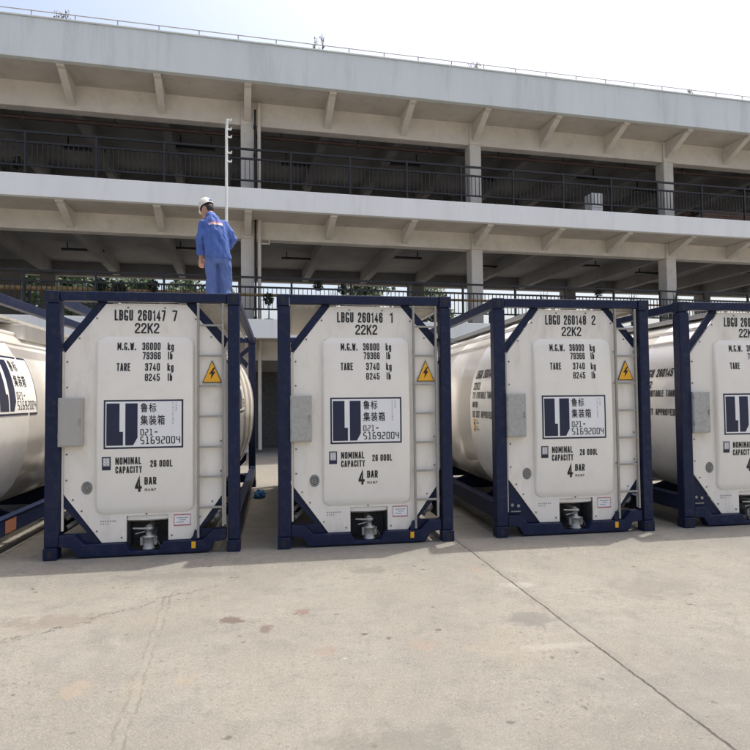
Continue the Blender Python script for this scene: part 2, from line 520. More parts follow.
# ------------------------------------------------------------------ ground
def ground_material():
    m = bpy.data.materials.new('yard_concrete')
    m.use_nodes = True
    nt = m.node_tree
    N, L = nt.nodes, nt.links
    p = N['Principled BSDF']
    p.inputs['Roughness'].default_value = 0.85
    tc = N.new('ShaderNodeTexCoord')
    P = tc.outputs['Object']

    def noise_(scale, detail=6, rough=0.6, vec=None, dist=0.0):
        n = N.new('ShaderNodeTexNoise')
        n.inputs['Scale'].default_value = scale
        n.inputs['Detail'].default_value = detail
        n.inputs['Roughness'].default_value = rough
        n.inputs['Distortion'].default_value = dist
        L.new(vec or P, n.inputs['Vector'])
        return n.outputs['Fac']

    def mr(x, a, b, c=0.0, d=1.0):
        n = N.new('ShaderNodeMapRange')
        for k, v in (('From Min', a), ('From Max', b), ('To Min', c), ('To Max', d)):
            n.inputs[k].default_value = v
        L.new(x, n.inputs[0])
        return n.outputs[0]

    def math_(op, a, b=None):
        n = N.new('ShaderNodeMath')
        n.operation = op
        for i, q in enumerate((a, b)):
            if q is None:
                continue
            if isinstance(q, (int, float)):
                n.inputs[i].default_value = q
            else:
                L.new(q, n.inputs[i])
        return n.outputs[0]

    def mix(fac, a, b):
        n = N.new('ShaderNodeMix')
        n.data_type = 'RGBA'
        if isinstance(fac, float):
            n.inputs[0].default_value = fac
        else:
            L.new(fac, n.inputs[0])
        for i, q in ((6, a), (7, b)):
            if isinstance(q, tuple):
                n.inputs[i].default_value = q + (1,)
            else:
                L.new(q, n.inputs[i])
        return n.outputs[2]
    sep = N.new('ShaderNodeSeparateXYZ')
    L.new(P, sep.inputs[0])
    X, Y = sep.outputs[0], sep.outputs[1]
    base = mix(mr(noise_(0.55, 9, 0.68), 0.32, 0.62), (0.150, 0.143, 0.127), (0.222, 0.208, 0.176))
    base = mix(mr(noise_(1.6, 8, 0.68, dist=0.4), 0.45, 0.72, 0, 0.6), base, (0.245, 0.24, 0.215))
    base = mix(mr(noise_(3.2, 9, 0.8), 0.49, 0.64, 0, 0.7), base, (0.128, 0.124, 0.112))
    base = mix(mr(noise_(0.9, 5, 0.6, dist=0.8), 0.60, 0.70, 0, 0.45), base, (0.225, 0.20, 0.15))
    base = mix(mr(noise_(48, 5, 0.8), 0.47, 0.68, 0, 0.5), base, (0.105, 0.10, 0.09))
    base = mix(mr(noise_(110, 3, 0.75), 0.52, 0.62, 0, 0.55), base, (0.33, 0.32, 0.29))
    grit = math_('MULTIPLY', mr(noise_(26, 6, 0.85), 0.545, 0.60), mr(noise_(1.1, 5, 0.7), 0.42, 0.62))
    base = mix(math_('MULTIPLY', grit, 0.7), base, (0.085, 0.08, 0.072))
    pale = math_('MULTIPLY', mr(noise_(17, 6, 0.8, dist=1.0), 0.56, 0.63), mr(noise_(0.7, 5, 0.7), 0.45, 0.65))
    base = mix(math_('MULTIPLY', pale, 0.5), base, (0.31, 0.30, 0.275))
    # specks: small dark chips
    vo = N.new('ShaderNodeTexVoronoi')
    vo.inputs['Scale'].default_value = 6.0
    wv = N.new('ShaderNodeTexNoise')
    wv.inputs['Scale'].default_value = 14
    wv.inputs['Detail'].default_value = 4
    L.new(P, wv.inputs['Vector'])
    vm = N.new('ShaderNodeVectorMath')
    vm.operation = 'MULTIPLY_ADD'
    vm.inputs[1].default_value = (0.09, 0.09, 0)
    L.new(wv.outputs['Color'], vm.inputs[0])
    L.new(P, vm.inputs[2])
    L.new(vm.outputs[0], vo.inputs['Vector'])
    sp = math_('MULTIPLY', mr(vo.outputs['Distance'], 0.07, 0.13, 1, 0), mr(noise_(2.3, 3, 0.6), 0.48, 0.54))
    base = mix(math_('MULTIPLY', sp, 0.8), base, (0.06, 0.053, 0.048))
    vo3 = N.new('ShaderNodeTexVoronoi')
    vo3.inputs['Scale'].default_value = 17.0
    L.new(vm.outputs[0], vo3.inputs['Vector'])
    sp3 = math_('MULTIPLY', mr(vo3.outputs['Distance'], 0.10, 0.17, 1, 0), mr(noise_(1.7, 5, 0.7), 0.47, 0.58))
    base = mix(math_('MULTIPLY', sp3, 0.6), base, (0.075, 0.068, 0.06))
    vo2 = N.new('ShaderNodeTexVoronoi')
    vo2.inputs['Scale'].default_value = 3.1
    L.new(P, vo2.inputs['Vector'])
    sp2 = math_('MULTIPLY', mr(vo2.outputs['Distance'], 0.03, 0.06, 1, 0), mr(noise_(0.8, 3, 0.5), 0.5, 0.6))
    base = mix(math_('MULTIPLY', sp2, 0.7), base, (0.32, 0.31, 0.285))

    # stains and one painted vignette, each with a place of its own: (x, y, rx, ry, colour, strength)
    wob = noise_(9, 5, 0.7)
    for x, y, rx, ry, col, amt in (
            (-0.347, 4.305, 0.095, 0.07, (0.085, 0.060, 0.052), 0.8), (-0.118, 4.117, 0.055, 0.09, (0.095, 0.068, 0.058), 0.7),
            (0.142, 4.372, 0.05, 0.06, (0.13, 0.075, 0.06), 0.6), (0.251, 3.697, 0.07, 0.09, (0.22, 0.14, 0.115), 0.3),
            (0.862, 3.661, 0.11, 0.09, (0.24, 0.16, 0.13), 0.3), (1.68, 3.95, 0.16, 0.16, (0.115, 0.11, 0.102), 0.65),
            (-1.084, 3.43, 0.08, 0.12, (0.27, 0.21, 0.14), 0.35), (-0.527, 3.444, 0.06, 0.06, (0.27, 0.215, 0.14), 0.3),
            (1.889, 4.667, 0.14, 0.08, (0.31, 0.30, 0.28), 0.5), (1.6, 3.5, 0.3, 0.05, (0.29, 0.28, 0.255), 0.4),
            (1.68, 5.17, 0.08, 0.08, (0.24, 0.165, 0.125), 0.35), (-1.55, 4.5, 0.35, 0.13, (0.135, 0.112, 0.092), 0.5),
            (0.45, 2.6, 0.35, 0.2, (0.12, 0.115, 0.10), 0.5), (0.75, 5.3, 0.16, 0.12, (0.12, 0.112, 0.10), 0.5),
            (0.4, 2.2, 3.6, 0.9, (0.15, 0.145, 0.13), 0.15), (2.9, 2.6, 1.6, 0.9, (0.14, 0.134, 0.122), 0.25),  # wide first entry: lens vignette over the foreground, painted into the colour
            (2.9, 4.4, 0.5, 0.25, (0.14, 0.132, 0.118), 0.5), (-0.9, 5.45, 0.6, 0.12, (0.13, 0.122, 0.108), 0.5)):
        dx = math_('DIVIDE', math_('SUBTRACT', X, x), rx)
        dy = math_('DIVIDE', math_('SUBTRACT', Y, y), ry)
        d = math_('SQRT', math_('ADD', math_('MULTIPLY', dx, dx), math_('MULTIPLY', dy, dy)))
        d = math_('ADD', d, mr(wob, 0.3, 0.7, -0.7, 0.7))
        f = mr(d, 0.6, 1.1, amt, 0)
        base = mix(f, base, col)
    # segments: joints and cracks (x0,y0,x1,y1,width,wobble,colour,strength)
    cw = noise_(5, 5, 0.7)
    brk = mr(noise_(7, 4, 0.7), 0.42, 0.52)
    for x0, y0, x1, y1, w, wo_, col, amt, broken in (
            (1.80, 6.9, 1.935, 1.2, 0.0075, 0.010, (0.03, 0.028, 0.026), 1.0, 0), (1.825, 6.9, 1.955, 1.2, 0.03, 0.03, (0.14, 0.134, 0.12), 0.3, 0),
            (-0.66, 2.3, -0.86, 5.0, 0.008, 0.02, (0.10, 0.093, 0.082), 0.6, 1), (-0.72, 2.3, -0.90, 5.0, 0.008, 0.02, (0.10, 0.093, 0.082), 0.5, 1),
            (-0.69, 2.3, -0.85, 4.6, 0.026, 0.015, (0.235, 0.225, 0.197), 0.28, 1),
            (-1.75, 4.15, -0.35, 5.30, 0.013, 0.10, (0.075, 0.068, 0.06), 0.85, 1), (-3.5, 3.9, 1.6, 4.35, 0.008, 0.16, (0.11, 0.10, 0.09), 0.5, 1),
            (-9, 6.9, 12, 7.9, 0.01, 0.02, (0.06, 0.055, 0.05), 0.85, 0)):
        dx, dy = x1 - x0, y1 - y0
        ln = math.hypot(dx, dy)
        dx, dy = dx / ln, dy / ln
        px, py = math_('SUBTRACT', X, x0), math_('SUBTRACT', Y, y0)
        along = math_('ADD', math_('MULTIPLY', px, dx), math_('MULTIPLY', py, dy))
        across = math_('SUBTRACT', math_('MULTIPLY', px, dy), math_('MULTIPLY', py, dx))
        across = math_('ADD', across, mr(cw, 0.3, 0.7, -wo_, wo_))
        f = mr(math_('ABSOLUTE', across), w * 0.6, w * 1.3, amt, 0)
        f = math_('MULTIPLY', f, math_('MULTIPLY', mr(along, -0.05, 0.05), mr(along, ln - 0.05, ln + 0.05, 1, 0)))
        if broken:
            f = math_('MULTIPLY', f, brk)
        base = mix(f, base, col)
    L.new(base, p.inputs['Base Color'])
    h = math_('ADD', math_('MULTIPLY', noise_(55, 6, 0.8), 0.5), math_('MULTIPLY', noise_(4, 4, 0.6), 0.6))
    bp = N.new('ShaderNodeBump')
    bp.inputs['Strength'].default_value = 0.6
    bp.inputs['Distance'].default_value = 0.02
    L.new(h, bp.inputs['Height'])
    L.new(bp.outputs[0], p.inputs['Normal'])
    return m


GM = ground_material()
g = MB()
n = 24
S = [-600, -200, -60, -20, 20, 60, 200, 600]
gv = [(x, y, 0) for y in S for x in S]
gf = [(j * 8 + i, j * 8 + i + 1, (j + 1) * 8 + i + 1, (j + 1) * 8 + i) for j in range(7) for i in range(7)]
g.add(gv, gf, GM)
tag(g.build('ground', fix=False), kind='structure')

# ------------------------------------------------------------------ building behind
BA = R(4.05)
bld = empty('concrete_building', (0, 16.018, 0), BA)
tag(bld, 'long three level open concrete building with pale fascia bands behind the tank containers', 'building')
T0, T1 = -15.5, 27.0
DEP = 7.6
DC = 1.28


def part(name, mb, bevel=0.0, parent=None, **k):
    return mb.build(name, parent or bld, bevel, **k)


LEV = ((3.107, 3.607, 2.60), (6.522, 7.078, 6.05), (9.968, 10.982, 9.32))
for i, (zb, zt, bb) in enumerate(LEV):
    fm = FASCIA if i == 2 else FASCIA2
    part('fascia', MB().box((T0, 0, zb), (T1, 0.16, zt), fm), 0.012)
    # soffit slab over the overhang
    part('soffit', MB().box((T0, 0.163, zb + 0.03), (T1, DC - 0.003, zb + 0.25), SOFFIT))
    # edge beam
    part('beam', MB().box((T0, DC, bb), (T1, DC + 0.32, zb + 0.25), BEIGE), 0.012)
    # floor or roof slab behind it
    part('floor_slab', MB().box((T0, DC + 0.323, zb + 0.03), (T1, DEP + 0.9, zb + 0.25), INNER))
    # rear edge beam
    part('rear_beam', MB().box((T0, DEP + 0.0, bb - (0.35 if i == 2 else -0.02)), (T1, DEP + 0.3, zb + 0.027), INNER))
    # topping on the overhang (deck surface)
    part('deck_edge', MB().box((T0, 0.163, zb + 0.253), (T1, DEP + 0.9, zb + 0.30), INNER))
    if i == 2:
        part('roof_coping', MB().box((T0, -0.03, zt + 0.002), (T1, 0.2, zt + 0.045), FASCIA), 0.01)

SP = 6.92
COLS = [-0.85 + SP * k for k in range(-2, 4)]
for i, (zb, zt, bb) in enumerate(LEV):
    z0 = 0 if i == 0 else LEV[i - 1][0] + 0.302
    for t in COLS:
        c = MB().box((t - 0.185, DC - 0.06, z0), (t + 0.185, DC + 0.36, bb - 0.003 if i else bb - 0.003), BEIGE)
        # upper stub standing proud of the beam face
        c.box((t - 0.185, DC - 0.06, bb), (t + 0.185, DC - 0.003, zb + 0.028), BEIGE)
        part('column', c, 0.015)
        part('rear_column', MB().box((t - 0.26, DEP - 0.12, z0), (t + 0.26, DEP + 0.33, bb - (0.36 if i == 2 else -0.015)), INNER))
    k = 0
    t = COLS[0] - SP / 3 * 1
    while t < T1 - 0.3:
        # haunch under the overhang
        oncol = min(abs(t - c) for c in COLS) < 0.05
        d1 = DC - (0.063 if oncol else 0.003)
        zi = bb + (0.10 if i == 2 else 0.07)
        poly = [(0.163, zb + 0.027), (0.163, zb - 0.045), (0.30, zb - 0.06), (d1, zi), (d1, zb + 0.027)]
        part('bracket', MB().prism(poly, 'x', t - 0.095, t + 0.095, BEIGE), 0.008)
        # floor beam running back
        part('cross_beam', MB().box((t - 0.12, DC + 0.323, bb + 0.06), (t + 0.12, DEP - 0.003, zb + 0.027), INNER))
        t += SP / 3

# lower walls of ground floor: set back, dark door openings
part('ground_wall', MB().box((T0, 3.2, 0), (T1, 3.4, 3.13), INNER))
for t in COLS:
    for dt in (0.25, 3.9):
        part('door', MB().box((t + dt, 3.15, 0.02), (t + dt + 1.1, 3.197, 2.35), DARK), 0.005)
# partition at the far left end of the first floor
part('partition_wall', MB().box((T0, 7.25, LEV[0][0] + 0.302), (-8.55, 7.45, 6.04), INNER))
part('partition_wall', MB().box((T0, 7.2, LEV[1][0] + 0.302), (T1, 7.45, LEV[1][0] + 1.5), INNER))

# railings
for lv in (0, 1):
    base = LEV[lv][1]
    fl = LEV[lv][0] + 0.302
    rail = MB()
    zt, z2, zb_ = base + 1.16, base + 0.90, base + 0.31
    for z, w in ((zt, 0.05), (z2, 0.045), (zb_, 0.04)):
        rail.box((T0, 0.33 - w / 2, z - w / 2), (T1, 0.33 + w / 2, z + w / 2), RAILM)
    t = T0 + 0.06
    while t < T1:
        rail.box((t - 0.009, 0.321, zb_ + 0.021), (t + 0.009, 0.339, z2 - 0.024), RAILM)
        t += 0.118
    ro = part('railing', rail)
    t = 0.299 - 1.645 * 9
    while t < T1:
        MB().box((t - 0.026, 0.302, fl), (t + 0.026, 0.358, zt + 0.03), RAILM).build('post', ro)
        t += 1.645
# roof edge rod on small stands
rr = MB()
for a in range(int(T0), int(T1)):
    rr.tube([(a, 0.08, 11.20), (a + 1, 0.08, 11.20)], 0.013, ROD, 6, False)
ro = part('roof_rail', rr)
for k in range(0, 42):
    t = T0 + 0.4 + k * 1.0
    MB().tube([(t, 0.08, 11.025), (t, 0.08, 11.20)], 0.014, ROD, 6).build('stand', ro)

# pipes
part('downpipe', MB().tube([(-0.53, 1.10, 0.1), (-0.53, 1.10, 9.9)], 0.052, PVC, 10))
dp = MB().tube([(-0.635, 1.08, 3.41), (-0.635, 1.08, 9.7)], 0.028, RAILM, 8)
for z in (3.75, 4.0, 7.3, 8.4, 9.2):
    dp.box((-0.685, 1.05, z), (-0.60, 1.215, z + 0.06), RAILM)
part('conduit', dp)
part('conduit', MB().tube([(-0.47, 1.15, 5.9), (-0.25, 1.15, 5.9), (-0.25, 1.15, 6.1)], 0.025, PVC, 8))
part('fire_pipe', MB().tube([(T0, 1.72, 9.20), (T1, 1.72, 9.20)], 0.055, REDPIPE, 10))
fp = MB()
for k in range(-4, 9):
    t = -0.85 + SP / 3 * k + 1.0
    fp = MB()
    fp.tube([(t, 1.72, 9.25), (t, 1.72, 9.5)], 0.02, REDPIPE, 6)
    fp.sphere((t, 1.72, 9.20), (0.07, 0.07, 0.09), REDPIPE, 8, 6)
    part('sprinkler', fp)
oc = MB()
oc.tube([(T0, 0.85, 4.40), (-5.0, 0.85, 4.40), (-0.9, 0.85, 4.385), (9.0, 0.85, 4.40), (T1, 0.85, 4.41)], [0.075, 0.07, 0.045, 0.035, 0.035], OCHRE, 10)
for k in range(-7, 13):
    oc.box((k * 2.1 - 0.03, 0.82, 3.41), (k * 2.1 + 0.03, 0.88, 4.36), RAILM)
part('yellow_pipe', oc)
# strip lamps under the ceilings
for lv in (1, 2):
    zb, zt, bb = LEV[lv]
    for k in range(-2, 4):
        t = -0.85 + SP * k
        for dt, d in ((1.2, 4.6), (4.7, 3.8)):
            lm = MB().box((t + dt, d, bb + 0.24), (t + dt + 1.25, d + 0.13, bb + 0.31), RAILM)
            for q in (0.15, 1.1):
                lm.box((t + dt + q, d + 0.04, bb + 0.31), (t + dt + q + 0.03, d + 0.08, zb + 0.028), RAILM)
            part('strip_lamp', lm)


def bl(t, d, z):
    """building coordinates to world"""
    ca, sa = math.cos(BA), math.sin(BA)
    return Vector((t * ca - d * sa, 16.018 + t * sa + d * ca, z))


# white cabinet and plank pile on the upper floor
cb = empty('white_cabinet', bl(9.96, 0.95, 6.824), BA)
MB().box((-0.19, -0.2, 0.05), (0.19, 0.2, 1.08), WHITE).build('cabinet_body', cb, 0.01)
MB().box((-0.16, -0.222, 0.62), (0.16, -0.203, 1.04), WHITE).build('door', cb, 0.006)
MB().box((-0.17, -0.18, 0), (0.17, 0.18, 0.047), RAILM).build('plinth', cb)
tag(cb, 'white cabinet standing behind the black railing on the upper floor', 'cabinet')
pp = MB()
for k in range(9):
    z = 6.824 + 0.09 * (k // 3)
    pp.obox((13.7 + random.uniform(-.1, .1), 1.0 + 0.2 * (k % 3), z + 0.62), (16.2 + random.uniform(-.2, .2), 1.0 + 0.2 * (k % 3), z + 0.62), 0.18, 0.08, PLANK)
for t in (14.1, 15.6):
    pp.box((t, 0.9, 6.824), (t + 0.1, 1.5, 7.4), PLANK)
pl = pp.build('plank_pile')
pl.location = (0, 16.018, 0)
pl.rotation_euler.z = BA
tag(pl, 'pile of reddish brown boards on trestles behind the upper floor railing', 'planks')


def leaf_cloud(mb, c, rad, n, size, material, rnd, shell=0.0):
    c = Vector(c)
    for _ in range(n):
        while True:
            d = Vector((rnd.uniform(-1, 1), rnd.uniform(-1, 1), rnd.uniform(-1, 1)))
            if shell < d.length < 1:
                break
        p = c + Vector((d.x * rad[0], d.y * rad[1], d.z * rad[2]))
        a = Vector((rnd.gauss(0, 1), rnd.gauss(0, 1), rnd.gauss(0, 1))).normalized()
        b = a.orthogonal().normalized()
        s = size * rnd.uniform(0.6, 1.4)
        mb.add([p - a * s, p + b * s * 0.5, p + a * s, p - b * s * 0.5], [(0, 1, 2, 3)], material)


def pot_plant(t, d, zf, h, kind, label):
    rnd = random.Random(int(t * 1000))
    o = empty('potted_plant', bl(t, d, zf), BA)
    r = 0.13
    rings = [[(rr * math.cos(2 * math.pi * k / 14), rr * math.sin(2 * math.pi * k / 14), z) for k in range(14)] for rr, z in ((r * .75, 0), (r, 0.24), (r * 1.08, 0.24), (r * 1.08, 0.28), (r * .9, 0.28), (r * .85, 0.22))]
    MB().loft(rings, POT).build('pot', o)
    f = MB()
    if kind == 'round':
        f.tube([(0, 0, 0.2), (0.01, 0, h * .7)], [0.02, 0.012], BARK, 6)
        leaf_cloud(f, (0, 0, h - 0.16), (0.15, 0.15, 0.17), 190, 0.045, LEAFP, rnd)
    else:
        for k in range(16):
            a = rnd.uniform(0, 6.28)
            lean = rnd.uniform(0.04, 0.28)
            hh = h * rnd.uniform(0.7, 1.0)
            w = 0.022
            q = Vector((math.cos(a), math.sin(a), 0))
            s_ = Vector((-q.y, q.x, 0)) * w
            b0 = Vector((0, 0, 0.2))
            p1 = b0 + q * lean * 0.4 + Vector((0, 0, (hh - 0.2) * 0.6))
            p2 = b0 + q * lean + Vector((0, 0, hh - 0.2))
            f.add([b0 - s_, b0 + s_, p1 + s_, p1 - s_, p2], [(0, 1, 2, 3), (3, 2, 4)], LEAFP)
    f.build('foliage', o, fix=False)
    tag(o, label, 'plant', 'dark potted plants along the deck edges')


DK = LEV[0][0] + 0.302
for t, h, kind, lab in (
        (-4.60, 1.25, 'round', 'dark potted shrub on the deck above the left part of the first full container'),
        (-4.33, 1.30, 'spiky', 'spiky dark potted plant just right of the leftmost round shrub on the deck'),
        (-4.10, 1.18, 'round', 'small round potted shrub over the middle of the first full container'),
        (-3.30, 1.25, 'round', 'round potted shrub on the deck to the left of the worker'),
        (-2.50, 1.20, 'spiky', 'spiky potted plant nearest to the left side of the worker'),
        (1.06, 1.42, 'round', 'largest round potted shrub over the top left of the second full container'),
        (1.48, 1.25, 'spiky', 'spiky potted plant between two round shrubs over the second full container'),
        (1.75, 1.32, 'round', 'round potted shrub right of the spiky plant over the second full container'),
        (7.95, 1.46, 'spiky', 'dark spiky plant over the middle of the third full container'),
        (9.85, 1.50, 'round', 'dark round shrub over the right part of the third full container'),
        (11.0, 1.50, 'spiky', 'dark spiky plant over the top right corner of the third full container'),
        (12.62, 1.58, 'spiky', 'tall spiky plant over the top left corner of the rightmost container')):
    pot_plant(t, 0.62, DK, h, kind, lab)
pot_plant(-0.30, 0.62, DK, 1.0, 'round', 'black potted shrub on the deck edge in the gap beside the pale downpipe')
DK2 = LEV[1][0] + 0.302
pot_plant(-6.85, 0.7, DK2, 0.95, 'spiky', 'dark spiky plant on the upper floor at the far left')
pot_plant(-6.55, 0.7, DK2, 0.9, 'round', 'dark round shrub on the upper floor at the far left')
pot_plant(4.95, 0.7, DK2, 0.72, 'round', 'low dark shrub on the upper floor left of the middle column')
pot_plant(6.55, 0.7, DK2, 0.66, 'spiky', 'low spiky plant on the upper floor right of the middle column')
pot_plant(13.55, 0.7, DK2, 0.85, 'round', 'dark shrub on the upper floor beside the board pile')

# weeds on the roof edge
for t, h, lab in ((-5.41, 0.34, 'short weed growing on the roof edge at the far left'), (1.04, 0.62, 'tall twiggy weed growing on the roof edge above the second full container'),
                  (5.61, 0.36, 'small weed on the roof edge near the middle column'), (13.05, 0.28, 'tiny weed on the roof edge at the right')):
    rnd = random.Random(int(t * 100))
    w = MB()
    for k in range(5):
        x = rnd.uniform(-0.16, 0.16)
        y = rnd.uniform(-.03, .03)
        hh = h * rnd.uniform(0.6, 1.0)
        q = [(x, y, 0), (x + rnd.uniform(-.04, .04), y, hh * .4), (x + rnd.uniform(-.1, .1), y, hh)]
        w.tube(q, [0.012, 0.009, 0.005], WEED, 5)
        for j in range(9):
            z = hh * rnd.uniform(0.25, 1)
            leaf_cloud(w, (x + rnd.uniform(-.06, .06), y, z), (.03, .03, .03), 1, 0.035, WEED, rnd)
    o = w.build('roof_weed', fix=False)
    o.location = bl(t, 0.14, 11.026)
    tag(o, lab, 'weed', 'weeds on the roof edge')


# ------------------------------------------------------------------ trees beyond
def tree(x, y, h, wdt, label, seed, palm=False):
    rnd = random.Random(seed)
    o = empty('tree', (x, y, 0))
    t = MB()
    th = h * 0.45
    t.tube([(0, 0, -0.2), (0.05, 0.02, th * .5), (0.12 * rnd.uniform(-1, 1), 0, th)], [0.22, 0.16, 0.12], BARK, 8)
    ends = []
    for k in range(6):
        a = rnd.uniform(0, 6.28)
        e = Vector((math.cos(a) * wdt * rnd.uniform(.3, .6), math.sin(a) * wdt * rnd.uniform(.3, .6), h * rnd.uniform(.6, .88)))
        t.tube([(0, 0, th * rnd.uniform(.6, .95)), e * 0.55 + Vector((0, 0, th * .35)), e], [0.09, 0.06, 0.03], BARK, 6)
        ends.append(e)
    ends.append(Vector((0, 0, h * 0.86)))
    t.build('trunk', o)
    c = MB()
    for e in ends:
        for j in range(3):
            q = e + Vector((rnd.gauss(0, .35 * wdt * .6), rnd.gauss(0, .35 * wdt * .6), rnd.gauss(0, .07 * h)))
            leaf_cloud(c, q, (wdt * .3, wdt * .3, h * .09), 75, 0.20, LEAF, rnd)
    c.build('crown', o, fix=False)
    tag(o, label, 'tree', 'trees beyond the building')


for k, (x, y, h, w, lab) in enumerate((
        (-13.6, 34, 9.3, 2.2, 'leafy tree beyond the building at the far left end'),
        (-11.4, 36, 9.6, 1.6, 'loose leafy tree seen through the first floor over the left container'),
        (-9.9, 37, 9.2, 1.5, 'small leafy tree in the first floor opening left of a bright gap'),
        (-7.4, 35, 9.0, 1.5, 'leafy tree beyond the opening above the first full container'),
        (-5.6, 36, 9.3, 1.7, 'leafy tree beyond the opening just left of the worker'),
        (-3.3, 39, 8.6, 1.5, 'low tree beyond the opening behind the worker'),
        (4.6, 36, 9.2, 2.1, 'broad tree beyond the opening above the second full container'),
        (8.9, 37, 8.9, 1.9, 'tree beyond the opening right of the rear column'),
        (13.0, 46, 7.6, 2.2, 'low distant tree beyond the building on the right'))):
    tree(x, y, h, w, lab, 40 + k)

# ------------------------------------------------------------------ tank containers
W, H, LEN = 1.8375, 2.591, 4.545
ZC, EA, EB = 1.40, 0.90, 1.08
XC = W / 2
LOWN = 2.7


def ellipse_ring(y, sx, n=56):
    out = []
    for k in range(n):
        c, s_ = math.cos(2 * math.pi * k / n), math.sin(2 * math.pi * k / n)
        if s_ < 0:                       # fuller, squarer lower half
            c = math.copysign(abs(c) ** (2 / LOWN), c)
            s_ = -abs(s_) ** (2 / LOWN)
        out.append((XC + EA * sx * c, y, ZC + EB * sx * s_))
    return out


def plate_map(u, z):
    return (u, 0.0585, z)


def field_y(z):
    """front of the raised field: bowed gently outwards"""
    t = (z - 1.2775) / 0.8725
    return 0.046 - 0.040 * (1 - t * t)


def on_field(off):
    return lambda u, z: (u, field_y(z) - off, z)


panel_map = on_field(0.0015)


def side_map(sign, off=0.006):
    def f(y, z):
        n_ = 2.0 if z > ZC else LOWN
        k = max(0.0, 1 - abs((z - ZC) / EB) ** n_)
        return (XC + sign * (EA * k ** (1 / n_) + off), y, z)
    return f


def left_map(off=0.006):
    g_ = side_map(-1, off)
    return lambda u, z: g_(-u, z)     # u grows towards the near end, y = -u


def company_panel(parent, u0, z0, u1, z1, mp, mp2, mp3, nz=1):
    """boxed sign with emblem and lettering; mp/mp2/mp3 are stacked 1.5 mm apart"""
    def U(px):
        return u0 + (px - 60) / 635.0 * (u1 - u0)

    def Z(py):
        return z0 + (435 - py) / 400.0 * (z1 - z0)
    b = MB()
    quad(b, u0, z0, u1, z1, mp, INK, nz)
    quad(b, U(74), Z(421), U(681), Z(49), mp2, WHITE, nz)
    po = b.build('company_sign', parent, fix=False)
    e = MB()
    quad(e, U(82), Z(408), U(185), Z(64), mp3, INK, nz)
    quad(e, U(185), Z(408), U(213), Z(296), mp3, INK, max(1, nz // 2))
    quad(e, U(231), Z(345), U(328), Z(64), mp3, INK, nz)
    e.add([mp3(U(231), Z(408)), mp3(U(293), Z(408)), mp3(U(328), Z(345)), mp3(U(231), Z(345))], [(0, 1, 2, 3)], INK)
    e.build('emblem', po, fix=False)
    for w_, x0_, y0_, x1_, y1_ in (('鲁标', 350, 140, 478, 62), ('集装箱', 350, 245, 545, 162)):
        t = MB()
        text(t, w_, U(x0_), Z(y0_), U(x1_), Z(y1_), mp3, offset=0.014)
        t.build('lettering', po, fix=False)
    t = MB()
    lcd(t, '021', U(350), Z(330), U(450), Z(276), mp3, BLACK)
    quad(t, U(464), Z(307), U(486), Z(297), mp3, BLACK)
    t.build('lettering', po, fix=False)
    t = MB()
    lcd(t, '51692004', U(350), Z(400), U(670), Z(338), mp3, BLACK)
    t.build('lettering', po, fix=False)
    t = MB()
    rnd = random.Random(3)
    for col in (606, 632):
        y = 58
        while y < (245 if col == 606 else 130):
            quad(t, U(col), Z(y + 7), U(col + rnd.uniform(6, 14)), Z(y + rnd.uniform(0, 4)), mp3, GREYINK)
            y += rnd.uniform(9, 14)
    t.build('lettering', po, fix=False)
    return po


def mx(poly):
    return [(W - x, z) for x, z in poly][::-1]


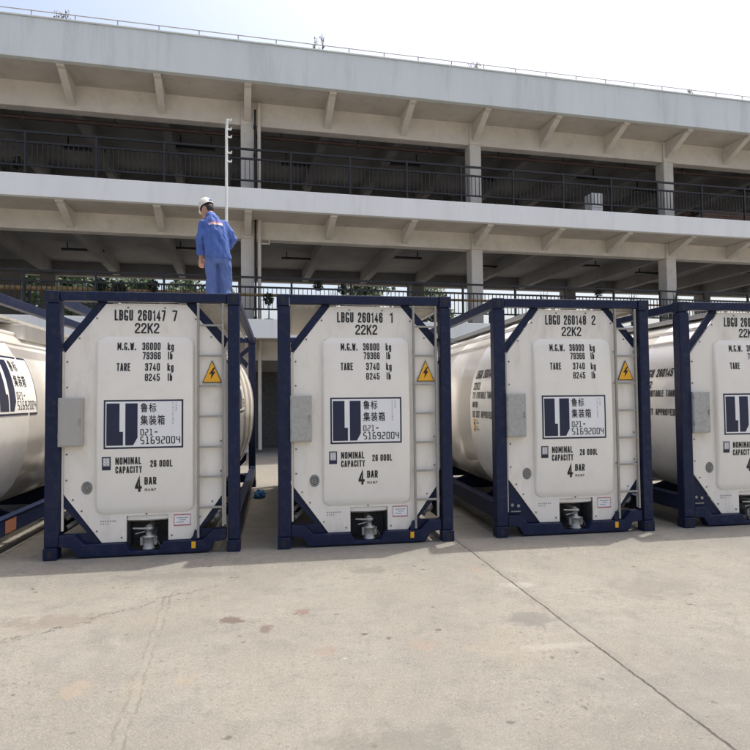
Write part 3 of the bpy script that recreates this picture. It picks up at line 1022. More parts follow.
def container(X, Y, A, serial, label, box_mat=BOXD, closed_gusset=False, side_text=None, logo_right=True, extras=None, ladder_tint=LADM, decks=((1.24, 1.742, 2.9),)):
    root = empty('tank_container', (X, Y, 0), A)
    tag(root, label, 'tank container', 'tank containers in a row')
    # --- frame, both ends
    for end in (0, 1):
        def YY(a, b):
            return (a, b) if end == 0 else (LEN - b, LEN - a)
        for sx in (0, 1):
            x0, x1 = (0.006, 0.136) if sx == 0 else (W - 0.122, W - 0.006)
            ya, yb = YY(0.004, 0.13)
            p = MB().box((x0, ya, 0.12), (x1, yb, 2.47), NAVY)
            p.build('corner_post', root, 0.012)
            for zc0, zc1 in ((0.0, 0.117), (2.473, 2.591)):
                cx0, cx1 = (0, 0.128) if sx == 0 else (W - 0.128, W)
                ya, yb = YY(-0.004, 0.134)
                cc = MB().box((cx0, ya, zc0), (cx1, yb, zc1), NAVY)
                cc_o = cc.build('corner_casting', root, 0.008)
                yf = ya - 0.0015 if end == 0 else yb + 0.0015
                xm, zm = (cx0 + cx1) / 2, (zc0 + zc1) / 2
                h = MB()
                ring = [(xm + 0.025 * math.cos(2 * math.pi * k / 16), yf, zm + 0.038 * math.sin(2 * math.pi * k / 16)) for k in range(16)]
                h.add(ring, [tuple(range(16))], RAILM)
                xs_ = -0.0015 if sx == 0 else W + 0.0015
                ym = (ya + yb) / 2
                ring = [(xs_, ym + 0.03 * math.cos(2 * math.pi * k / 16), zm + 0.036 * math.sin(2 * math.pi * k / 16)) for k in range(16)]
                h.add(ring, [tuple(range(16))], RAILM)
                h.build('lock_hole', cc_o, fix=False)
        ya, yb = YY(0.008, 0.12)
        MB().box((0.131, ya, 2.496), (W - 0.131, yb, 2.588), NAVY).build('top_beam', root, 0.008)
        lo = [(0.139, 0.121), (0.254, 0.108), (0.308, 0.014)]
        hi = [(0.139, 0.232), (0.271, 0.228), (0.362, 0.132), (0.744, 0.132), (0.785, 0.048)]
        poly = lo + mx(lo) + mx(hi) + hi[::-1]
        poly = lo + [(W - 0.308, 0.014), (W - 0.254, 0.108), (W - 0.139, 0.121)] + [(W - x, z) for x, z in hi] + hi[::-1]
        MB().prism(poly, 'y', *YY(0.010, 0.115), NAVY).build('bottom_beam', root, 0.006)
        # diagonal gussets at the four corners
        tl = [(0.139, 2.075), (0.155, 1.985), (0.545, 2.478), (0.545, 2.494), (0.462, 2.494)]
        MB().prism(tl, 'y', *YY(0.075, 0.11), NAVY).build('gusset', root, 0.003)
        tr = [(W - 0.124, 2.135), (W - 0.160, 2.045), (1.308, 2.480), (1.308, 2.494), (1.395, 2.494)]
        MB().prism(tr, 'y', *YY(0.075, 0.11), NAVY).build('gusset', root, 0.003)
        bl_ = [(0.158, 0.62), (0.158, 0.49), (0.385, 0.231), (0.275, 0.231), (0.275, 0.224), (0.365, 0.134), (0.515, 0.134)]
        br_ = [(W - 0.16, 0.60), (W - 0.16, 0.47), (W - 0.385, 0.231), (W - 0.275, 0.231), (W - 0.275, 0.224), (W - 0.365, 0.134), (1.345, 0.134)]
        if closed_gusset:
            bl_ = [(0.158, 0.62), (0.141, 0.60), (0.141, 0.236), (0.275, 0.236), (0.365, 0.136), (0.515, 0.136)]
        MB().prism(bl_, 'y', *YY(0.075, 0.11), NAVY).build('gusset', root, 0.003)
        MB().prism(br_, 'y', *YY(0.075, 0.11), NAVY).build('gusset', root, 0.003)
    # side rails
    for x0, x1 in ((0.012, 0.092), (W - 0.092, W - 0.012)):
        MB().box((x0, 0.137, 2.488), (x1, LEN - 0.137, 2.585), NAVY).build('top_rail', root, 0.008)
        r_ = MB().box((x0, 0.133, 0.19), (x1, LEN - 0.133, 0.36), NAVY)
        r_.box((x0 - 0.006, 0.14, 0.345), (x1 + 0.03 if x0 < 1 else x1 + 0.006, LEN - 0.14, 0.365), NAVY)
        r_.build('bottom_rail', root, 0.006)
    # cross members and saddles under the tank
    for yy in (0.95, 2.27, 3.6):
        sd = [(0.094, 0.20), (W - 0.094, 0.20), (W - 0.094, 0.30)]
        k = 14
        for i in range(k + 1):
            xx = W - 0.42 - (W - 0.84) * i / k
            zz = ZC - EB * max(0, 1 - abs((xx - XC) / EA) ** LOWN) ** (1 / LOWN) - 0.006
            sd.append((xx, zz))
        sd += [(0.094, 0.30)]
        MB().prism(sd, 'y', yy - 0.03, yy + 0.03, NAVY).build('saddle', root, 0.004)
    # --- tank shell
    rings = []
    for y, s_ in ((0.085, 0.985), (0.11, 1.0), (0.9, 1.0), (0.905, 1.006), (0.935, 1.006), (0.94, 1.0), (2.2, 1.0), (2.205, 1.006), (2.235, 1.006), (2.24, 1.0), (3.5, 1.0), (3.505, 1.006), (3.535, 1.006), (3.54, 1.0), (4.12, 1.0), (4.2, 0.985), (4.28, 0.93), (4.36, 0.8), (4.42, 0.55), (4.44, 0.2)):
        rings.append(ellipse_ring(y, s_))
    tank = MB().loft(rings, CLAD).build('tank', root)
    # --- end panel: octagon with a cut-out, and a return flange at each side
    oct_ = [(0.163, 0.616), (0.163, 1.982), (0.545, 2.474), (1.308, 2.476), (1.672, 2.045), (1.672, 0.583), (1.352, 0.136), (1.136, 0.136), (1.136, 0.386), (0.744, 0.386), (0.744, 0.136), (0.515, 0.136)]
    ep = MB().prism(oct_, 'y', 0.060, 0.073, CREAM)
    ep.box((0.141, 0.062, 0.262), (0.1605, 0.085, 2.0), CREAM)
    ep.box((W - 0.1625, 0.062, 0.262), (W - 0.143, 0.085, 2.04), CREAM)
    for x, z in [(0.19, 0.75), (0.19, 1.0), (0.19, 1.65), (0.19, 1.9), (0.30, 2.13), (0.46, 2.33), (0.75, 2.44), (1.1, 2.44), (1.40, 2.33), (1.55, 2.15), (1.645, 1.1), (1.645, 0.8), (1.56, 0.50), (1.44, 0.35), (1.17, 0.18), (0.70, 0.18), (0.47, 0.25), (0.33, 0.45), (0.25, 0.56), (0.93, 0.40)]:
        ep.tube([(x, 0.0605, z), (x, 0.054, z)], 0.0085, RINGM, 8)
    eo = ep.build('end_panel', root, 0.002)
    # raised rounded field
    u0, u1, z0, z1, rd = 0.457, 1.386, 0.405, 2.150, 0.075
    pg = []
    for cx, cz, a0 in ((u1 - rd, z1 - rd, 0), (u0 + rd, z1 - rd, 90), (u0 + rd, z0 + rd, 180), (u1 - rd, z0 + rd, 270)):
        for k in range(7):
            a = R(a0 + 15 * k)
            pg.append((cx + rd * math.cos(a), cz + rd * math.sin(a)))
    rp = MB()
    # rows across the field, each as wide as the rounded outline allows
    nz_ = 44
    rows = []
    for i in range(nz_ + 1):
        z = z0 + (z1 - z0) * i / nz_
        dz = max(0.0, (z0 + rd) - z, z - (z1 - rd))
        ins_ = rd - math.sqrt(max(0.0, rd * rd - dz * dz))
        rows.append((z, u0 + ins_, u1 - ins_))
    sh_ = ((0.0, 1.0), (0.004, 0.55), (0.010, 0.25), (0.020, 0.07), (0.034, 0.0))

    def depth(z, e):
        ez = min(z - z0, z1 - z)
        d = min(e, max(ez, 0.0))
        k = 0.0
        for (a0, b0), (a1, b1) in zip(sh_, sh_[1:]):
            if a0 <= d <= a1:
                k = b0 + (b1 - b0) * (d - a0) / (a1 - a0)
                break
        return field_y(z) * (1 - k) + 0.0600 * k
    grid = []
    for z, a_, b_ in rows:
        r_ = []
        for d, _k in sh_:
            r_.append((a_ + d, depth(z, d), z))
        for j in range(1, 6):
            r_.append((a_ + 0.034 + (b_ - a_ - 0.068) * j / 6, depth(z, 1), z))
        for d, _k in sh_[::-1]:
            r_.append((b_ - d, depth(z, d), z))
        grid.append(r_)
    m_ = len(grid[0])
    rp.add([p for r_ in grid for p in r_], [(i * m_ + j, i * m_ + j + 1, (i + 1) * m_ + j + 1, (i + 1) * m_ + j) for i in range(nz_) for j in range(m_ - 1)], CREAMP, True)
    rp.build('raised_field', eo, weld=True)
    # --- writing
    P = panel_map
    nm = 'identification_number'
    line(eo, nm, serial[0], 0.622, 2.310, 0.796, 2.418, plate_map)
    line(eo, nm, serial[1], 0.842, 2.310, 1.106, 2.418, plate_map)
    line(eo, nm, serial[2], 1.172 if serial[2] != '1' else 1.18, 2.310, 1.219, 2.418, plate_map)
    line(eo, 'size_code', '22K2', 0.814, 2.183, 1.046, 2.287, plate_map, gap=0.6)
    nm = 'weight_line'
    for s_, a_, b_, c_, d_ in (('M.G.W.', 0.656, 2.014, 0.832, 2.090), ('36000', 0.889, 2.014, 1.063, 2.092), ('kg', 1.130, 2.014, 1.190, 2.092),
                               ('79366', 0.894, 1.922, 1.066, 1.996), ('lb', 1.134, 1.922, 1.178, 1.998), ('TARE', 0.653, 1.808, 0.780, 1.885),
                               ('3740', 0.918, 1.808, 1.060, 1.885), ('kg', 1.130, 1.808, 1.190, 1.885), ('8245', 0.918, 1.708, 1.060, 1.780),
                               ('lb', 1.134, 1.708, 1.178, 1.784)):
        line(eo, nm, s_, a_, b_, c_, d_, P, t=0.155)
    nm = 'capacity_line'
    for s_, a_, b_, c_, d_ in (('NOMINAL', 0.648, 0.893, 0.889, 0.964), ('CAPACITY', 0.648, 0.808, 0.895, 0.876), ('26', 0.973, 0.862, 1.032, 0.930), ('000L', 1.058, 0.862, 1.182, 0.930)):
        line(eo, nm, s_, a_, b_, c_, d_, P, t=0.17)
    nm = 'pressure_line'
    line(eo, nm, '4', 0.828, 0.622, 0.892, 0.772, P, 0.17)
    line(eo, nm, 'BAR', 0.917, 0.690, 1.030, 0.765, P, 0.18)
    line(eo, nm, 'M.A.W.P', 0.920, 0.628, 1.026, 0.655, P, 0.15)
    t = MB()
    quad(t, 0.524, 0.842, 0.606, 0.972, P, INK)
    P2 = on_field(0.0030)
    quad(t, 0.534, 0.880, 0.596, 0.964, P2, GREYINK)
    P3 = on_field(0.0044)
    text(t, '88', 0.540, 0.888, 0.590, 0.956, P3, WHITE, 0.01)
    t.build('square_emblem', eo, fix=False)
    company_panel(root, 0.540, 1.047, 1.286, 1.524, P, on_field(0.0030), on_field(0.0044), nz=8)
    # small print on the plate
    t = MB()
    rnd = random.Random(5)
    for k in range(7):
        quad(t, 0.50 + k * 0.022, 0.335, 0.514 + k * 0.022, 0.348, plate_map, GREYINK)
    for k in range(4):
        quad(t, 0.50 + k * 0.022, 0.310, 0.512 + k * 0.022, 0.322, plate_map, GREYINK)
    t.build('small_print', eo, fix=False)
    # inspection label with dashed red border
    t = MB()
    quad(t, 1.188, 0.268, 1.352, 0.386, plate_map, WHITE)
    pm2 = lambda u, z: (u, 0.0571, z)
    for k in range(8):
        a = 1.190 + k * 0.0202
        quad(t, a, 0.374, a + 0.0165, 0.384, pm2, RED)
        quad(t, a, 0.270, a + 0.0185, 0.281, pm2, RED)
    for a in (1.190, 1.345):
        quad(t, a, 0.283, a + 0.005, 0.372, pm2, RED)
    for k in range(3):
        quad(t, 1.215 + 0.03 * (k % 2), 0.345 - k * 0.022, 1.325 - 0.02 * k, 0.353 - k * 0.022, pm2, GREYINK)
    t.build('inspection_label', eo, fix=False)
    # triangular electric warning sign hung between the ladder rails
    wz = MB()
    wy = 0.046
    tri = [(1.464, 1.688), (1.656, 1.688), (1.560, 1.914)]

    def ins(poly, k):
        cx = sum(p[0] for p in poly) / 3
        cz = sum(p[1] for p in poly) / 3
        return [(cx + (x - cx) * k, cz + (z - cz) * k) for x, z in poly]
    wz.prism(tri, 'y', wy, wy + 0.006, BLACK)
    wz.add([(x, wy - 0.0015, z) for x, z in ins(tri, 0.90)], [(0, 1, 2)], YELL)
    wo_ = wz.build('warning_sign', root)
    bz = MB()
    bolt = [(1.575, 1.842), (1.530, 1.775), (1.553, 1.775), (1.545, 1.722), (1.592, 1.798), (1.568, 1.798), (1.590, 1.842)]
    bz.add([(x, wy - 0.003, z) for x, z in bolt], [tuple(range(7))], BLACK)
    bz.build('lightning_symbol', wo_, fix=False)
    # document box
    b = MB().box((0.130, -0.020, 1.078), (0.350, 0.058, 1.550), box_mat)
    bo = b.build('document_box', root, 0.008)
    d_ = MB().box((0.142, -0.0245, 1.09), (0.338, -0.0205, 1.538), box_mat)
    d_.build('door', bo, 0.003)
    MB().box((0.322, -0.034, 1.28), (0.334, -0.025, 1.345), STEEL).build('latch', bo)
    for z_ in (1.16, 1.46):
        MB().tube([(0.139, -0.026, z_), (0.139, -0.026, z_ + 0.05)], 0.006, STEEL, 8).build('hinge', bo)
    # vent rose
    v = MB()
    ring = [(0.376 + 0.05 * math.cos(2 * math.pi * k / 20), 0.0575, 0.672 + 0.062 * math.sin(2 * math.pi * k / 20)) for k in range(20)]
    v.add(ring, [tuple(range(20))], RINGM)
    for rr in (0.2, 0.5, 0.8):
        pts = [(0.376 + 0.05 * rr * math.cos(2 * math.pi * k / 16), 0.055, 0.672 + 0.062 * rr * math.sin(2 * math.pi * k / 16)) for k in range(17)]
        v.tube(pts, 0.0045, BOXD, 5, False)
    v.build('vent', eo, fix=False)
    # ladder
    ld = MB()
    for x, zb in ((1.428, 0.150), (1.668, 0.258)):
        ld.box((x - 0.011, 0.006, zb), (x + 0.011, 0.034, 2.488), ladder_tint)
    for x in (1.428, 1.668):
        for z in (0.75, 1.65, 2.0):
            ld.box((x - 0.008, 0.0345, z), (x + 0.008, 0.0595, z + 0.02), ladder_tint)
    lo_ = ld.build('ladder', root, 0.003)
    for z in (0.446, 0.749, 1.046, 1.350, 1.654, 1.958, 2.266):
        MB().box((1.440, 0.010, z - 0.010), (1.656, 0.032, z + 0.010), ladder_tint).build('rung', lo_, 0.002)
    # outlet recess and valve
    rc = MB()
    x0, x1, y0, y1, z0, z1 = 0.746, 1.134, 0.075, 0.34, 0.05, 0.384
    rc.add([(x0, y0, z0), (x1, y0, z0), (x1, y1, z0), (x0, y1, z0), (x0, y0, z1), (x1, y0, z1), (x1, y1, z1), (x0, y1, z1)], [(2, 3, 7, 6), (0, 4, 7, 3), (1, 2, 6, 5), (4, 5, 6, 7)], DARK)
    rc.build('outlet_recess', root, fix=False)
    v = MB()
    vx, vy = 0.945, 0.10
    prof = [(0.034, 0.046), (0.062, 0.05), (0.062, 0.062), (0.054, 0.066), (0.056, 0.16), (0.062, 0.165), (0.062, 0.178), (0.03, 0.185), (0.028, 0.235), (0.045, 0.24), (0.045, 0.262), (0.018, 0.268)]
    v.loft([[(vx + r_ * math.cos(2 * math.pi * k / 20), vy + r_ * math.sin(2 * math.pi * k / 20), z) for k in range(20)] for r_, z in prof], STEEL)
    v.tube([(vx, vy, 0.11), (vx, vy + 0.25, 0.19)], 0.05, STEEL, 14)
    v.tube([(vx, vy, 0.25), (vx, 0.33, 0.25)], 0.035, STEEL, 12)
    for sx in (-1, 1):
        v.box((vx + sx * 0.066 - 0.012, vy - 0.02, 0.09), (vx + sx * 0.066 + 0.012, vy + 0.02, 0.17), STEEL)
    vo_ = v.build('outlet_valve', root, 0.0)
    lv_ = MB()
    lv_.tube([(vx - 0.01, vy - 0.03, 0.252), (vx - 0.07, vy - 0.035, 0.256), (vx - 0.145, vy - 0.02, 0.258)], [0.012, 0.010, 0.009], STEEL, 8)
    lv_.tube([(vx - 0.03, vy - 0.03, 0.225), (vx - 0.12, vy - 0.03, 0.205)], 0.007, STEEL, 6)
    lv_.tube([(vx + 0.06, vy - 0.02, 0.17), (vx + 0.10, vy - 0.02, 0.10), (vx + 0.12, vy, 0.055)], 0.006, RINGM, 6)
    lv_.build('lever', vo_)
    # yellow tag on the lower beam
    MB().box((1.365, 0.002, 0.055), (1.405, 0.0095, 0.118), YELL).build('yellow_tag', root, 0.002)
    MB().obox((1.388, 0.03, 0.135), (1.412, 0.03, 0.225), 0.03, 0.04, NAVY).build('bracket', root, 0.003)
    # pipes low behind the end panel
    pz = MB()
    pz.tube([(0.17, 0.15, 0.28), (0.36, 0.36, 0.40)], 0.022, LADM, 8)
    pz.build('drain_pipe', root)
    pz = MB()
    pz.tube([(0.16, 0.16, 0.36), (0.34, 0.40, 0.49)], 0.018, LADM, 8)
    pz.build('drain_pipe', root)
    pz = MB()
    pz.tube([(W - 0.30, 0.15, 0.27), (W - 0.17, 0.30, 0.42)], 0.026, STEEL, 8)
    pz.sphere((W - 0.24, 0.16, 0.345), (0.05, 0.05, 0.055), STEEL)
    pz.build('drain_pipe', root)
    if closed_gusset:
        q = MB()
        for x in (0.205, 0.275):
            q.tube([(x, 0.0745, 0.335 - (x - 0.2) * 0.15), (x, 0.066, 0.335 - (x - 0.2) * 0.15)], 0.017, STEEL, 10)
        q.box((0.19, 0.070, 0.258), (0.30, 0.0745, 0.268), STEEL)
        q.build('steam_plug', root)
    # top walkway, spill box, cladding edge tubes, rear braces
    wk = MB().box((XC - 0.30, 0.20, 2.474), (XC + 0.30, LEN - 0.5, 2.500), GRIT)
    for x in (XC - 0.315, XC + 0.29):
        wk.box((x, 0.20, 2.46), (x + 0.025, LEN - 0.5, 2.515), ALU)
    wk.build('walkway', root, 0.003)
    for (xa, xb, yb_) in decks:
        sp_ = MB()
        y = 0.135
        while y < yb_:
            sp_.box((xa, y, 2.470), (xb, y + 0.052, 2.500), GRIT)
            y += 0.062
        for x in (xa + 0.02, xb - 0.05):
            sp_.box((x, 0.135, 2.442), (x + 0.03, yb_, 2.468), ALU)
        sp_.build('side_platform', root, 0.002)
    eg = MB()
    for s_ in (-1, 1):
        for zz, rr in ((2.30, 0.022), (2.16, 0.014)):
            xx = XC + s_ * EA * math.sqrt(1 - ((zz - ZC) / EB) ** 2)
            eg.tube([(xx, 0.10, zz + 0.01), (xx, LEN - 0.42, zz + 0.01)], rr, CLAD, 8)
    eg.build('cladding_trim', root)
    sb = MB()
    sb.box((XC + 0.33, 1.5, 2.25), (XC + 0.62, 3.0, 2.43), ALU)
    sb.build('spill_box', root, 0.01)
    sb = MB()
    sb.tube([(XC + 0.30, 0.16, 2.40), (XC + 0.62, 0.16, 2.30), (XC + 0.70, 0.3, 2.20)], 0.03, ALU, 10)
    sb.build('vent_pipe', root)
    br = MB()
    br.obox((0.05, LEN - 0.06, 2.45), (0.7, LEN - 0.06, 1.9), 0.03, 0.07, NAVY)
    br.obox((W - 0.05, LEN - 0.06, 2.45), (W - 0.7, LEN - 0.06, 1.9), 0.03, 0.07, NAVY)
    br.build('rear_brace', root)
    # writing on the flank facing left
    if side_text:
        mp = left_map()
        # u = -y : starts at the far side
        for (s_, ya, yb, za, zb) in side_text:
            line(tank, 'flank_lettering', s_, -ya, za, -yb, zb, mp, 0.17, push=(-0.0006, 0, 0))
        t = MB()
        quad(t, -0.80, 1.10, -0.745, 1.25, mp, YELL, 3)
        mp9 = left_map(0.0075)
        quad(t, -0.79, 1.185, -0.755, 1.215, mp9, BLACK)
        quad(t, -0.79, 1.115, -0.755, 1.135, mp9, BLACK)
        for k, zz in enumerate((1.225, 1.195, 1.15, 1.12)):
            quad(t, -0.70, zz, -0.66 + 0.05 * (k % 2), zz + 0.018, mp, GREYINK)
        t.build('flank_label', tank, fix=False)
    if logo_right:
        company_panel(root, 0.03 + 0.18, 1.375, 1.15, 1.998, side_map(1, 0.004), side_map(1, 0.0055), side_map(1, 0.007), nz=12)
    if extras:
        extras(root, tank)
    return root


def left_extras(root, tank):
    t = MB()
    x = W - 0.0085
    t.add([(x, 0.37, 0.205), (x, 0.62, 0.205), (x, 0.62, 0.335), (x, 0.37, 0.335)], [(0, 1, 2, 3)], ORANGE)
    t.build('orange_label', root, fix=False)


def flank(serial):
    return [(' '.join(serial), 0.82, 0.13, 1.735, 1.835), ('22K2', 0.83, 0.60, 1.60, 1.69),
            ('T11 PORTABLE TANK', 0.83, 0.14, 1.495, 1.575), ('ADR-RID', 0.83, 0.64, 1.39, 1.46), ('US DOT APPROVED', 0.83, 0.14, 1.27, 1.35)]


s1, s2, s3, s4 = ('LBGU', '260147', '7'), ('LBGU', '260146', '1'), ('LBGU', '260148', '2'), ('LBGU', '260145', '6')
container(-4.54, 6.12, 0.0, ('LBGU', '260149', '8'), 'navy framed tank container cut off by the left edge, only its flank showing', side_text=None, extras=left_extras, decks=((1.24, 1.40, 3.6),))
container(-2.253, 6.179, R(0.43), s1, 'navy framed cream tank container with the worker on top', box_mat=BOXL, decks=((1.24, 1.742, 3.2),))
container(-0.048, 6.184, 0.0, s2, 'navy framed cream tank container numbered 260146 1 in the middle of the row', decks=((1.24, 1.742, 1.4), (0.096, 0.598, 2.9)))
container(2.271, 6.223, R(-0.43), s3, 'navy framed cream tank container numbered 260148 2, second from right', closed_gusset=True, side_text=flank(s3))
container(4.514, 6.260, 0.0, s4, 'navy framed cream tank container cut off by the right edge of the photo', closed_gusset=True, side_text=flank(s4))


# ------------------------------------------------------------------ worker on the first full container
def oval(c, rx, ry, n=20, tilt=0.0, yaw=0.0):
    c = Vector(c)
    out = []
    for k in range(n):
        a = 2 * math.pi * k / n
        v = Vector((rx * math.cos(a), ry * math.sin(a), 0))
        v = Matrix.Rotation(yaw, 3, 'Z') @ v
        v = Matrix.Rotation(tilt, 3, 'X') @ v
        out.append(c + v)
    return out


def skin_mesh(name, build, material, parent, voxel=0.009, smooth=4, wrinkle=0.0, ws=9.0):
    """merge overlapping closed shapes into one continuous surface"""
    o = build.build(name, None, weld=True)
    rm = o.modifiers.new('merge', 'REMESH')
    rm.mode = 'VOXEL'
    rm.voxel_size = voxel
    sm = o.modifiers.new('smooth', 'SMOOTH')
    sm.iterations = smooth
    sm.factor = 0.5
    dg = bpy.context.evaluated_depsgraph_get()
    dg.update()
    me = bpy.data.meshes.new_from_object(o.evaluated_get(dg))
    bpy.data.objects.remove(o)
    if wrinkle:
        nr = [v.normal.copy() for v in me.vertices]
        for v, nn in zip(me.vertices, nr):
            p = v.co * ws
            q = Vector((p.x * 1.5, p.y * 1.5, p.z * 0.8 + 0.8 * p.x))
            v.co += nn * wrinkle * (noise.noise(q) + 0.5 * noise.noise(q * 2.3))
    me.materials.clear()
    me.materials.append(material)
    for p in me.polygons:
        p.use_smooth = True
        p.material_index = 0
    o = bpy.data.objects.new(name, me)
    C.objects.link(o)
    o.parent = parent
    return o


wk = empty('person', (-0.835, 8.10, 2.501), 0)
tag(wk, 'person in blue work clothes and white hard hat standing on a tank container, head bowed', 'person')
# key joints, x right, y away from the camera, z up
NECK = Vector((-0.075, 0.075, 1.445))
HEAD = Vector((-0.150, 0.150, 1.560))
SHL, SHR = Vector((-0.190, 0.05, 1.355)), Vector((0.085, 0.07, 1.35))
ELL, HAL = Vector((-0.228, 0.04, 1.12)), Vector((-0.218, 0.10, 0.915))
ELR, HAR = Vector((0.205, 0.08, 1.165)), Vector((0.125, 0.29, 1.10))
HIPL, HIPR = Vector((-0.075, 0.0, 0.86)), Vector((0.095, 0.02, 0.86))
KNL, KNR = Vector((-0.070, 0.03, 0.47)), Vector((0.10, 0.05, 0.47))
ANL, ANR = Vector((-0.070, -0.01, 0.09)), Vector((0.11, 0.02, 0.09))


def hand(b, wrist, d, side):
    """palm, four bent fingers and a side thumb; d = direction of the hand"""
    d = Vector(d).normalized()
    s = Vector((side, 0, 0))
    s = (s - d * s.dot(d)).normalized()       # thumb side
    nrm = d.cross(s).normalized()
    w = Vector(wrist)
    b.tube([w - d * 0.03, w, w + d * 0.045, w + d * 0.09], [0.024, 0.026, 0.036, 0.034], SKIN, 10)
    for k, ln in enumerate((0.068, 0.078, 0.072, 0.056)):
        o = s * (0.027 - 0.018 * k)
        p0 = w + d * 0.07 + o
        p1 = w + d * 0.098 + o
        p2 = p1 + (d * 0.8 - nrm * 0.6) * ln * 0.5
        p3 = p2 + (d * 0.35 - nrm * 0.9) * ln * 0.5
        b.tube([p0, p1, p2, p3], [0.011, 0.0105, 0.0095, 0.008], SKIN, 8)
    t0 = w + d * 0.035 + s * 0.022
    b.tube([t0, t0 + s * 0.03 + d * 0.03, t0 + s * 0.036 + d * 0.06 - nrm * 0.012], [0.014, 0.012, 0.009], SKIN, 8)


body = MB()
body.loft([oval((0.01, 0.01, 0.84), .105, .065), oval((0.0, 0.01, 1.0), .105, .065), oval((-0.03, 0.03, 1.2), .115, .07), oval((-0.05, 0.05, 1.33), .11, .065), oval((-0.068, 0.066, 1.41), .06, .05)], SKIN)
body.tube([(-0.06, 0.055, 1.38), NECK, NECK + Vector((-0.035, 0.04, 0.07)), HEAD], [0.06, 0.052, 0.05, 0.05], SKIN, 14)
body.sphere(HEAD, (0.070, 0.090, 0.108), SKIN, 18, 12)
fd = Vector((-0.62, 0.62, -0.50)).normalized()      # where the face looks: down and away
sd = fd.cross(Vector((0, 0, 1))).normalized()
up = sd.cross(fd).normalized()
body.sphere(HEAD + fd * 0.045 - up * 0.05, (0.052, 0.06, 0.055), SKIN, 12, 8)
body.tube([HEAD + fd * 0.085 + up * 0.02, HEAD + fd * 0.118 - up * 0.022], [0.009, 0.015], SKIN, 8)
body.tube([HEAD + fd * 0.095 - up * 0.055 - sd * 0.024, HEAD + fd * 0.102 - up * 0.055, HEAD + fd * 0.095 - up * 0.055 + sd * 0.024], 0.008, SKIN, 6)
for s_ in (-1, 1):
    body.sphere(HEAD + sd * s_ * 0.074 - up * 0.012, (0.014, 0.022, 0.032), SKIN, 10, 6)
    body.sphere(HEAD + fd * 0.082 + sd * s_ * 0.032 + up * 0.012, 0.013, SKIN, 8, 6)
for a, b_, c_ in ((SHL, ELL, HAL), (SHR, ELR, HAR)):
    body.tube([a + Vector((0.06 if a.x < 0 else -0.06, 0, 0)), a, a.lerp(b_, .5), b_, b_.lerp(c_, .5), c_], [0.04, 0.042, 0.038, 0.033, 0.031, 0.024], SKIN, 12)
hand(body, HAL, (-0.02, 0.18, -1), 1)
hand(body, HAR, (-0.5, 0.8, -0.2), -1)
for a, b_, c_ in ((HIPL, KNL, ANL), (HIPR, KNR, ANR)):
    body.tube([a + Vector((0, 0, .06)), a, a.lerp(b_, .5), b_, b_.lerp(c_, .4), c_, c_ - Vector((0, 0, .05))], [0.055, 0.058, 0.054, 0.045, 0.044, 0.03, 0.032], SKIN, 12)
skin_mesh('body', body, SKIN, wk, 0.0075, 2)

jk = MB()
jk.loft([oval((0.018, 0.012, 0.865), .165, .118, tilt=-.04), oval((0.012, 0.012, 0.93), .168, .120), oval((0.0, 0.012, 1.05), .160, .115), oval((-0.02, 0.025, 1.2), .165, .118), oval((-0.04, 0.045, 1.30), .162, .118, tilt=-.1), oval((-0.052, 0.06, 1.375), .138, .108, tilt=-.18), oval((-0.066, 0.075, 1.425), .098, .088, tilt=-.25), oval((-0.080, 0.088, 1.470), .066, .066, tilt=-.35)], BLUEC)
jk.tube([SHL + Vector((0.11, 0.015, 0.035)), SHL + Vector((0.05, 0.01, 0.02)), SHL, SHL.lerp(ELL, .5), ELL, ELL.lerp(HAL, .5), HAL + Vector((0, -.01, .02))], [0.030, 0.052, 0.060, 0.057, 0.053, 0.051, 0.043], BLUEC, 16)
jk.tube([SHR + Vector((-0.11, 0.0, 0.035)), SHR + Vector((-0.05, 0.0, 0.02)), SHR, SHR.lerp(ELR, .5), ELR, ELR.lerp(HAR, .5), HAR + Vector((0, -.01, 0))], [0.030, 0.052, 0.060, 0.056, 0.054, 0.050, 0.042], BLUEC, 16)
jo = skin_mesh('jacket', jk, BLUEC, wk, 0.010, 7, 0.020, 10.0)
col = MB()
col.loft([oval((-0.078, 0.086, 1.448), .074, .074, tilt=-.35), oval((-0.090, 0.096, 1.488), .066, .066, tilt=-.4), oval((-0.090, 0.096, 1.490), .060, .060, tilt=-.4), oval((-0.078, 0.086, 1.450), .062, .062, tilt=-.35)], BLUEC, False, False)
col.build('collar', jo)
# lettering strip across the back
bv = BVHTree.FromPolygons([v.co for v in jo.data.vertices], [tuple(p.vertices) for p in jo.data.polygons])


def back_map(off):
    def f(u, z):
        h_ = bv.ray_cast(Vector((u, -1.0, z)), Vector((0, 1, 0)))
        y = h_[0].y if h_[0] else -0.06
        return (u, y - off, z)
    return f


st = MB()
quad(st, -0.105, 1.310, 0.070, 1.338, back_map(0.004), WHITE, 2, 14)
for k in range(7):
    quad(st, -0.10 + k * 0.024, 1.345, -0.086 + k * 0.024, 1.362, back_map(0.004), RED)
for k in range(6):
    quad(st, -0.092 + k * 0.026, 1.316, -0.078 + k * 0.026, 1.332, back_map(0.0065), RED)
st.build('back_print', jo, fix=False)

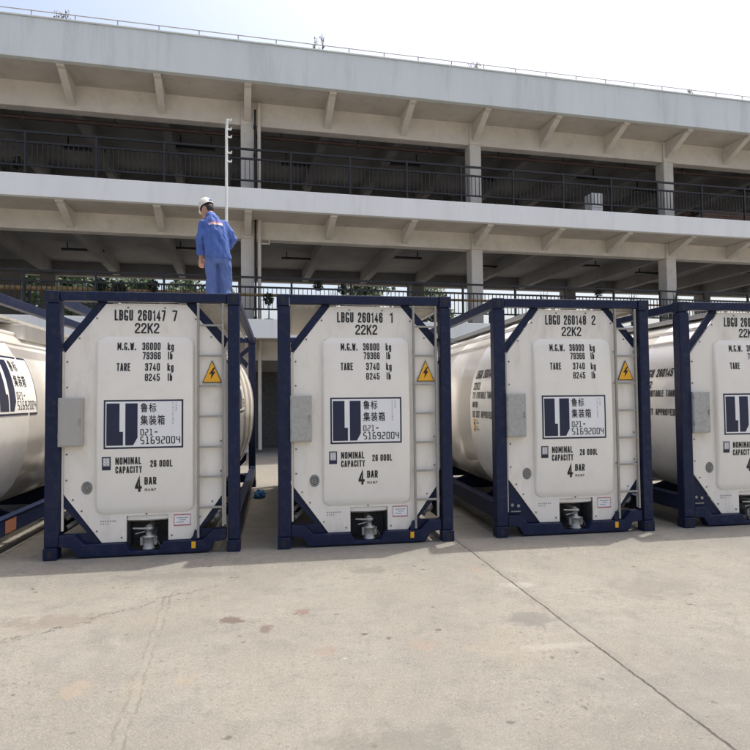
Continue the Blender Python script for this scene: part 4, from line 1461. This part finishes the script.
tr = MB()
tr.loft([oval((0.012, 0.01, 0.80), .140, .105), oval((0.012, 0.01, 0.90), .146, .108), oval((0.005, 0.01, 0.97), .140, .10)], BLUET)
for a, b_, c_ in ((HIPL, KNL, ANL), (HIPR, KNR, ANR)):
    tr.tube([a + Vector((0, 0.0, .03)), a - Vector((0, 0, .06)), a.lerp(b_, .5), b_, b_.lerp(c_, .5), c_ + Vector((0, 0, .01))], [0.075, 0.082, 0.081, 0.077, 0.075, 0.074], BLUET, 18)
skin_mesh('trousers', tr, BLUET, wk, 0.010, 3, 0.018, 9.0)
for a in (ANL, ANR):
    sh = MB()
    sh.loft([oval((a.x, a.y - 0.045, 0.03), .032, .02), oval((a.x, a.y + 0.02, 0.03), .04, .085), oval((a.x, a.y + 0.06, 0.005), .042, .12), oval((a.x, a.y + 0.06, 0.0), .042, .12)], SHOE)
    sh = MB()
    sh.loft([oval((a.x, a.y + 0.055, 0.0), .046, .125), oval((a.x, a.y + 0.055, 0.03), .046, .125), oval((a.x, a.y + 0.045, 0.06), .04, .10), oval((a.x, a.y + 0.005, 0.10), .038, .05), oval((a.x, a.y, 0.14), .038, .042)], SHOE)
    sh.build('shoe', wk)
# hair and hard hat, tipped with the head
hr = MB()
hr.sphere((0, 0, 0), (0.076, 0.096, 0.10), HAIR, 18, 12)
ho = hr.build('hair', wk)
rotm = Matrix((sd, fd, up)).transposed().to_4x4()
ho.matrix_local = Matrix.Translation(HEAD - fd * 0.018 + up * 0.014) @ rotm
ht = MB()
prof = [(1.0, 0.0), (1.0, 0.02), (0.97, 0.05), (0.86, 0.085), (0.62, 0.115), (0.3, 0.128), (0.05, 0.131)]
ht.loft([[(0.088 * k_ * math.cos(2 * math.pi * j / 24), 0.107 * k_ * math.sin(2 * math.pi * j / 24), z) for j in range(24)] for k_, z in prof], HAT, False, True)
ht.loft([[(0.088 * k_ * math.cos(2 * math.pi * j / 24), (0.107 * k_ + (0.030 * max(0, math.sin(2 * math.pi * j / 24)) if k_ > 1.05 else 0)) * math.sin(2 * math.pi * j / 24), z) for j in range(24)] for k_, z in ((0.98, 0.004), (1.06, -0.004), (1.06, -0.009), (0.97, -0.004))], HAT, False, False)
ht.box((-0.010, -0.05, 0.10), (0.010, 0.05, 0.134), HAT)
hat = ht.build('hard_hat', wk)
hat.matrix_local = Matrix.Translation(HEAD + up * 0.045 - fd * 0.016) @ rotm
MB().box((-0.02, -0.112, 0.016), (0.02, -0.101, 0.045), BLUEC).build('hat_mark', hat)

# ------------------------------------------------------------------ white pole with pegs behind the container
po = empty('peg_pole', (-1.16, 13.0, 0))
MB().tube([(0, 0, 0), (0.015, 0, 7.30), (0.04, 0, 7.52)], [0.033, 0.030, 0.024], POLEW, 12).build('shaft', po)
for z in (5.55 + 1.95, 7.30, 7.13, 6.79, 6.60):
    MB().tube([(0.03, 0, z), (0.115, -0.01, z - 0.012), (0.118, -0.01, z + 0.03)], [0.020, 0.020, 0.017], POLEW, 8).build('peg', po)
MB().box((-0.14, -0.14, 0), (0.14, 0.14, 0.03), POLEW).build('base_plate', po, 0.005)
tag(po, 'thin white pole with short side pegs rising behind the worker', 'pole')

# ------------------------------------------------------------------ blue rubbish in the gap
rnd = random.Random(11)
bm = bmesh.new()
bmesh.ops.create_icosphere(bm, subdivisions=3, radius=1)
for v in bm.verts:
    n_ = noise.noise(v.co * 2.2) * 0.45 + noise.noise(v.co * 6) * 0.18
    v.co = v.co * (1 + n_)
    v.co.x *= 0.085
    v.co.y *= 0.10
    v.co.z = max(v.co.z, -0.5) * 0.085 + 0.0425
me = bpy.data.meshes.new('plastic_bag')
bm.to_mesh(me)
bm.free()
me.materials.append(PLASTIC)
pb = bpy.data.objects.new('plastic_bag', me)
C.objects.link(pb)
pb.location = (-0.345, 9.45, 0)
tag(pb, 'crumpled blue plastic bag on the concrete in the gap between two containers', 'bag')
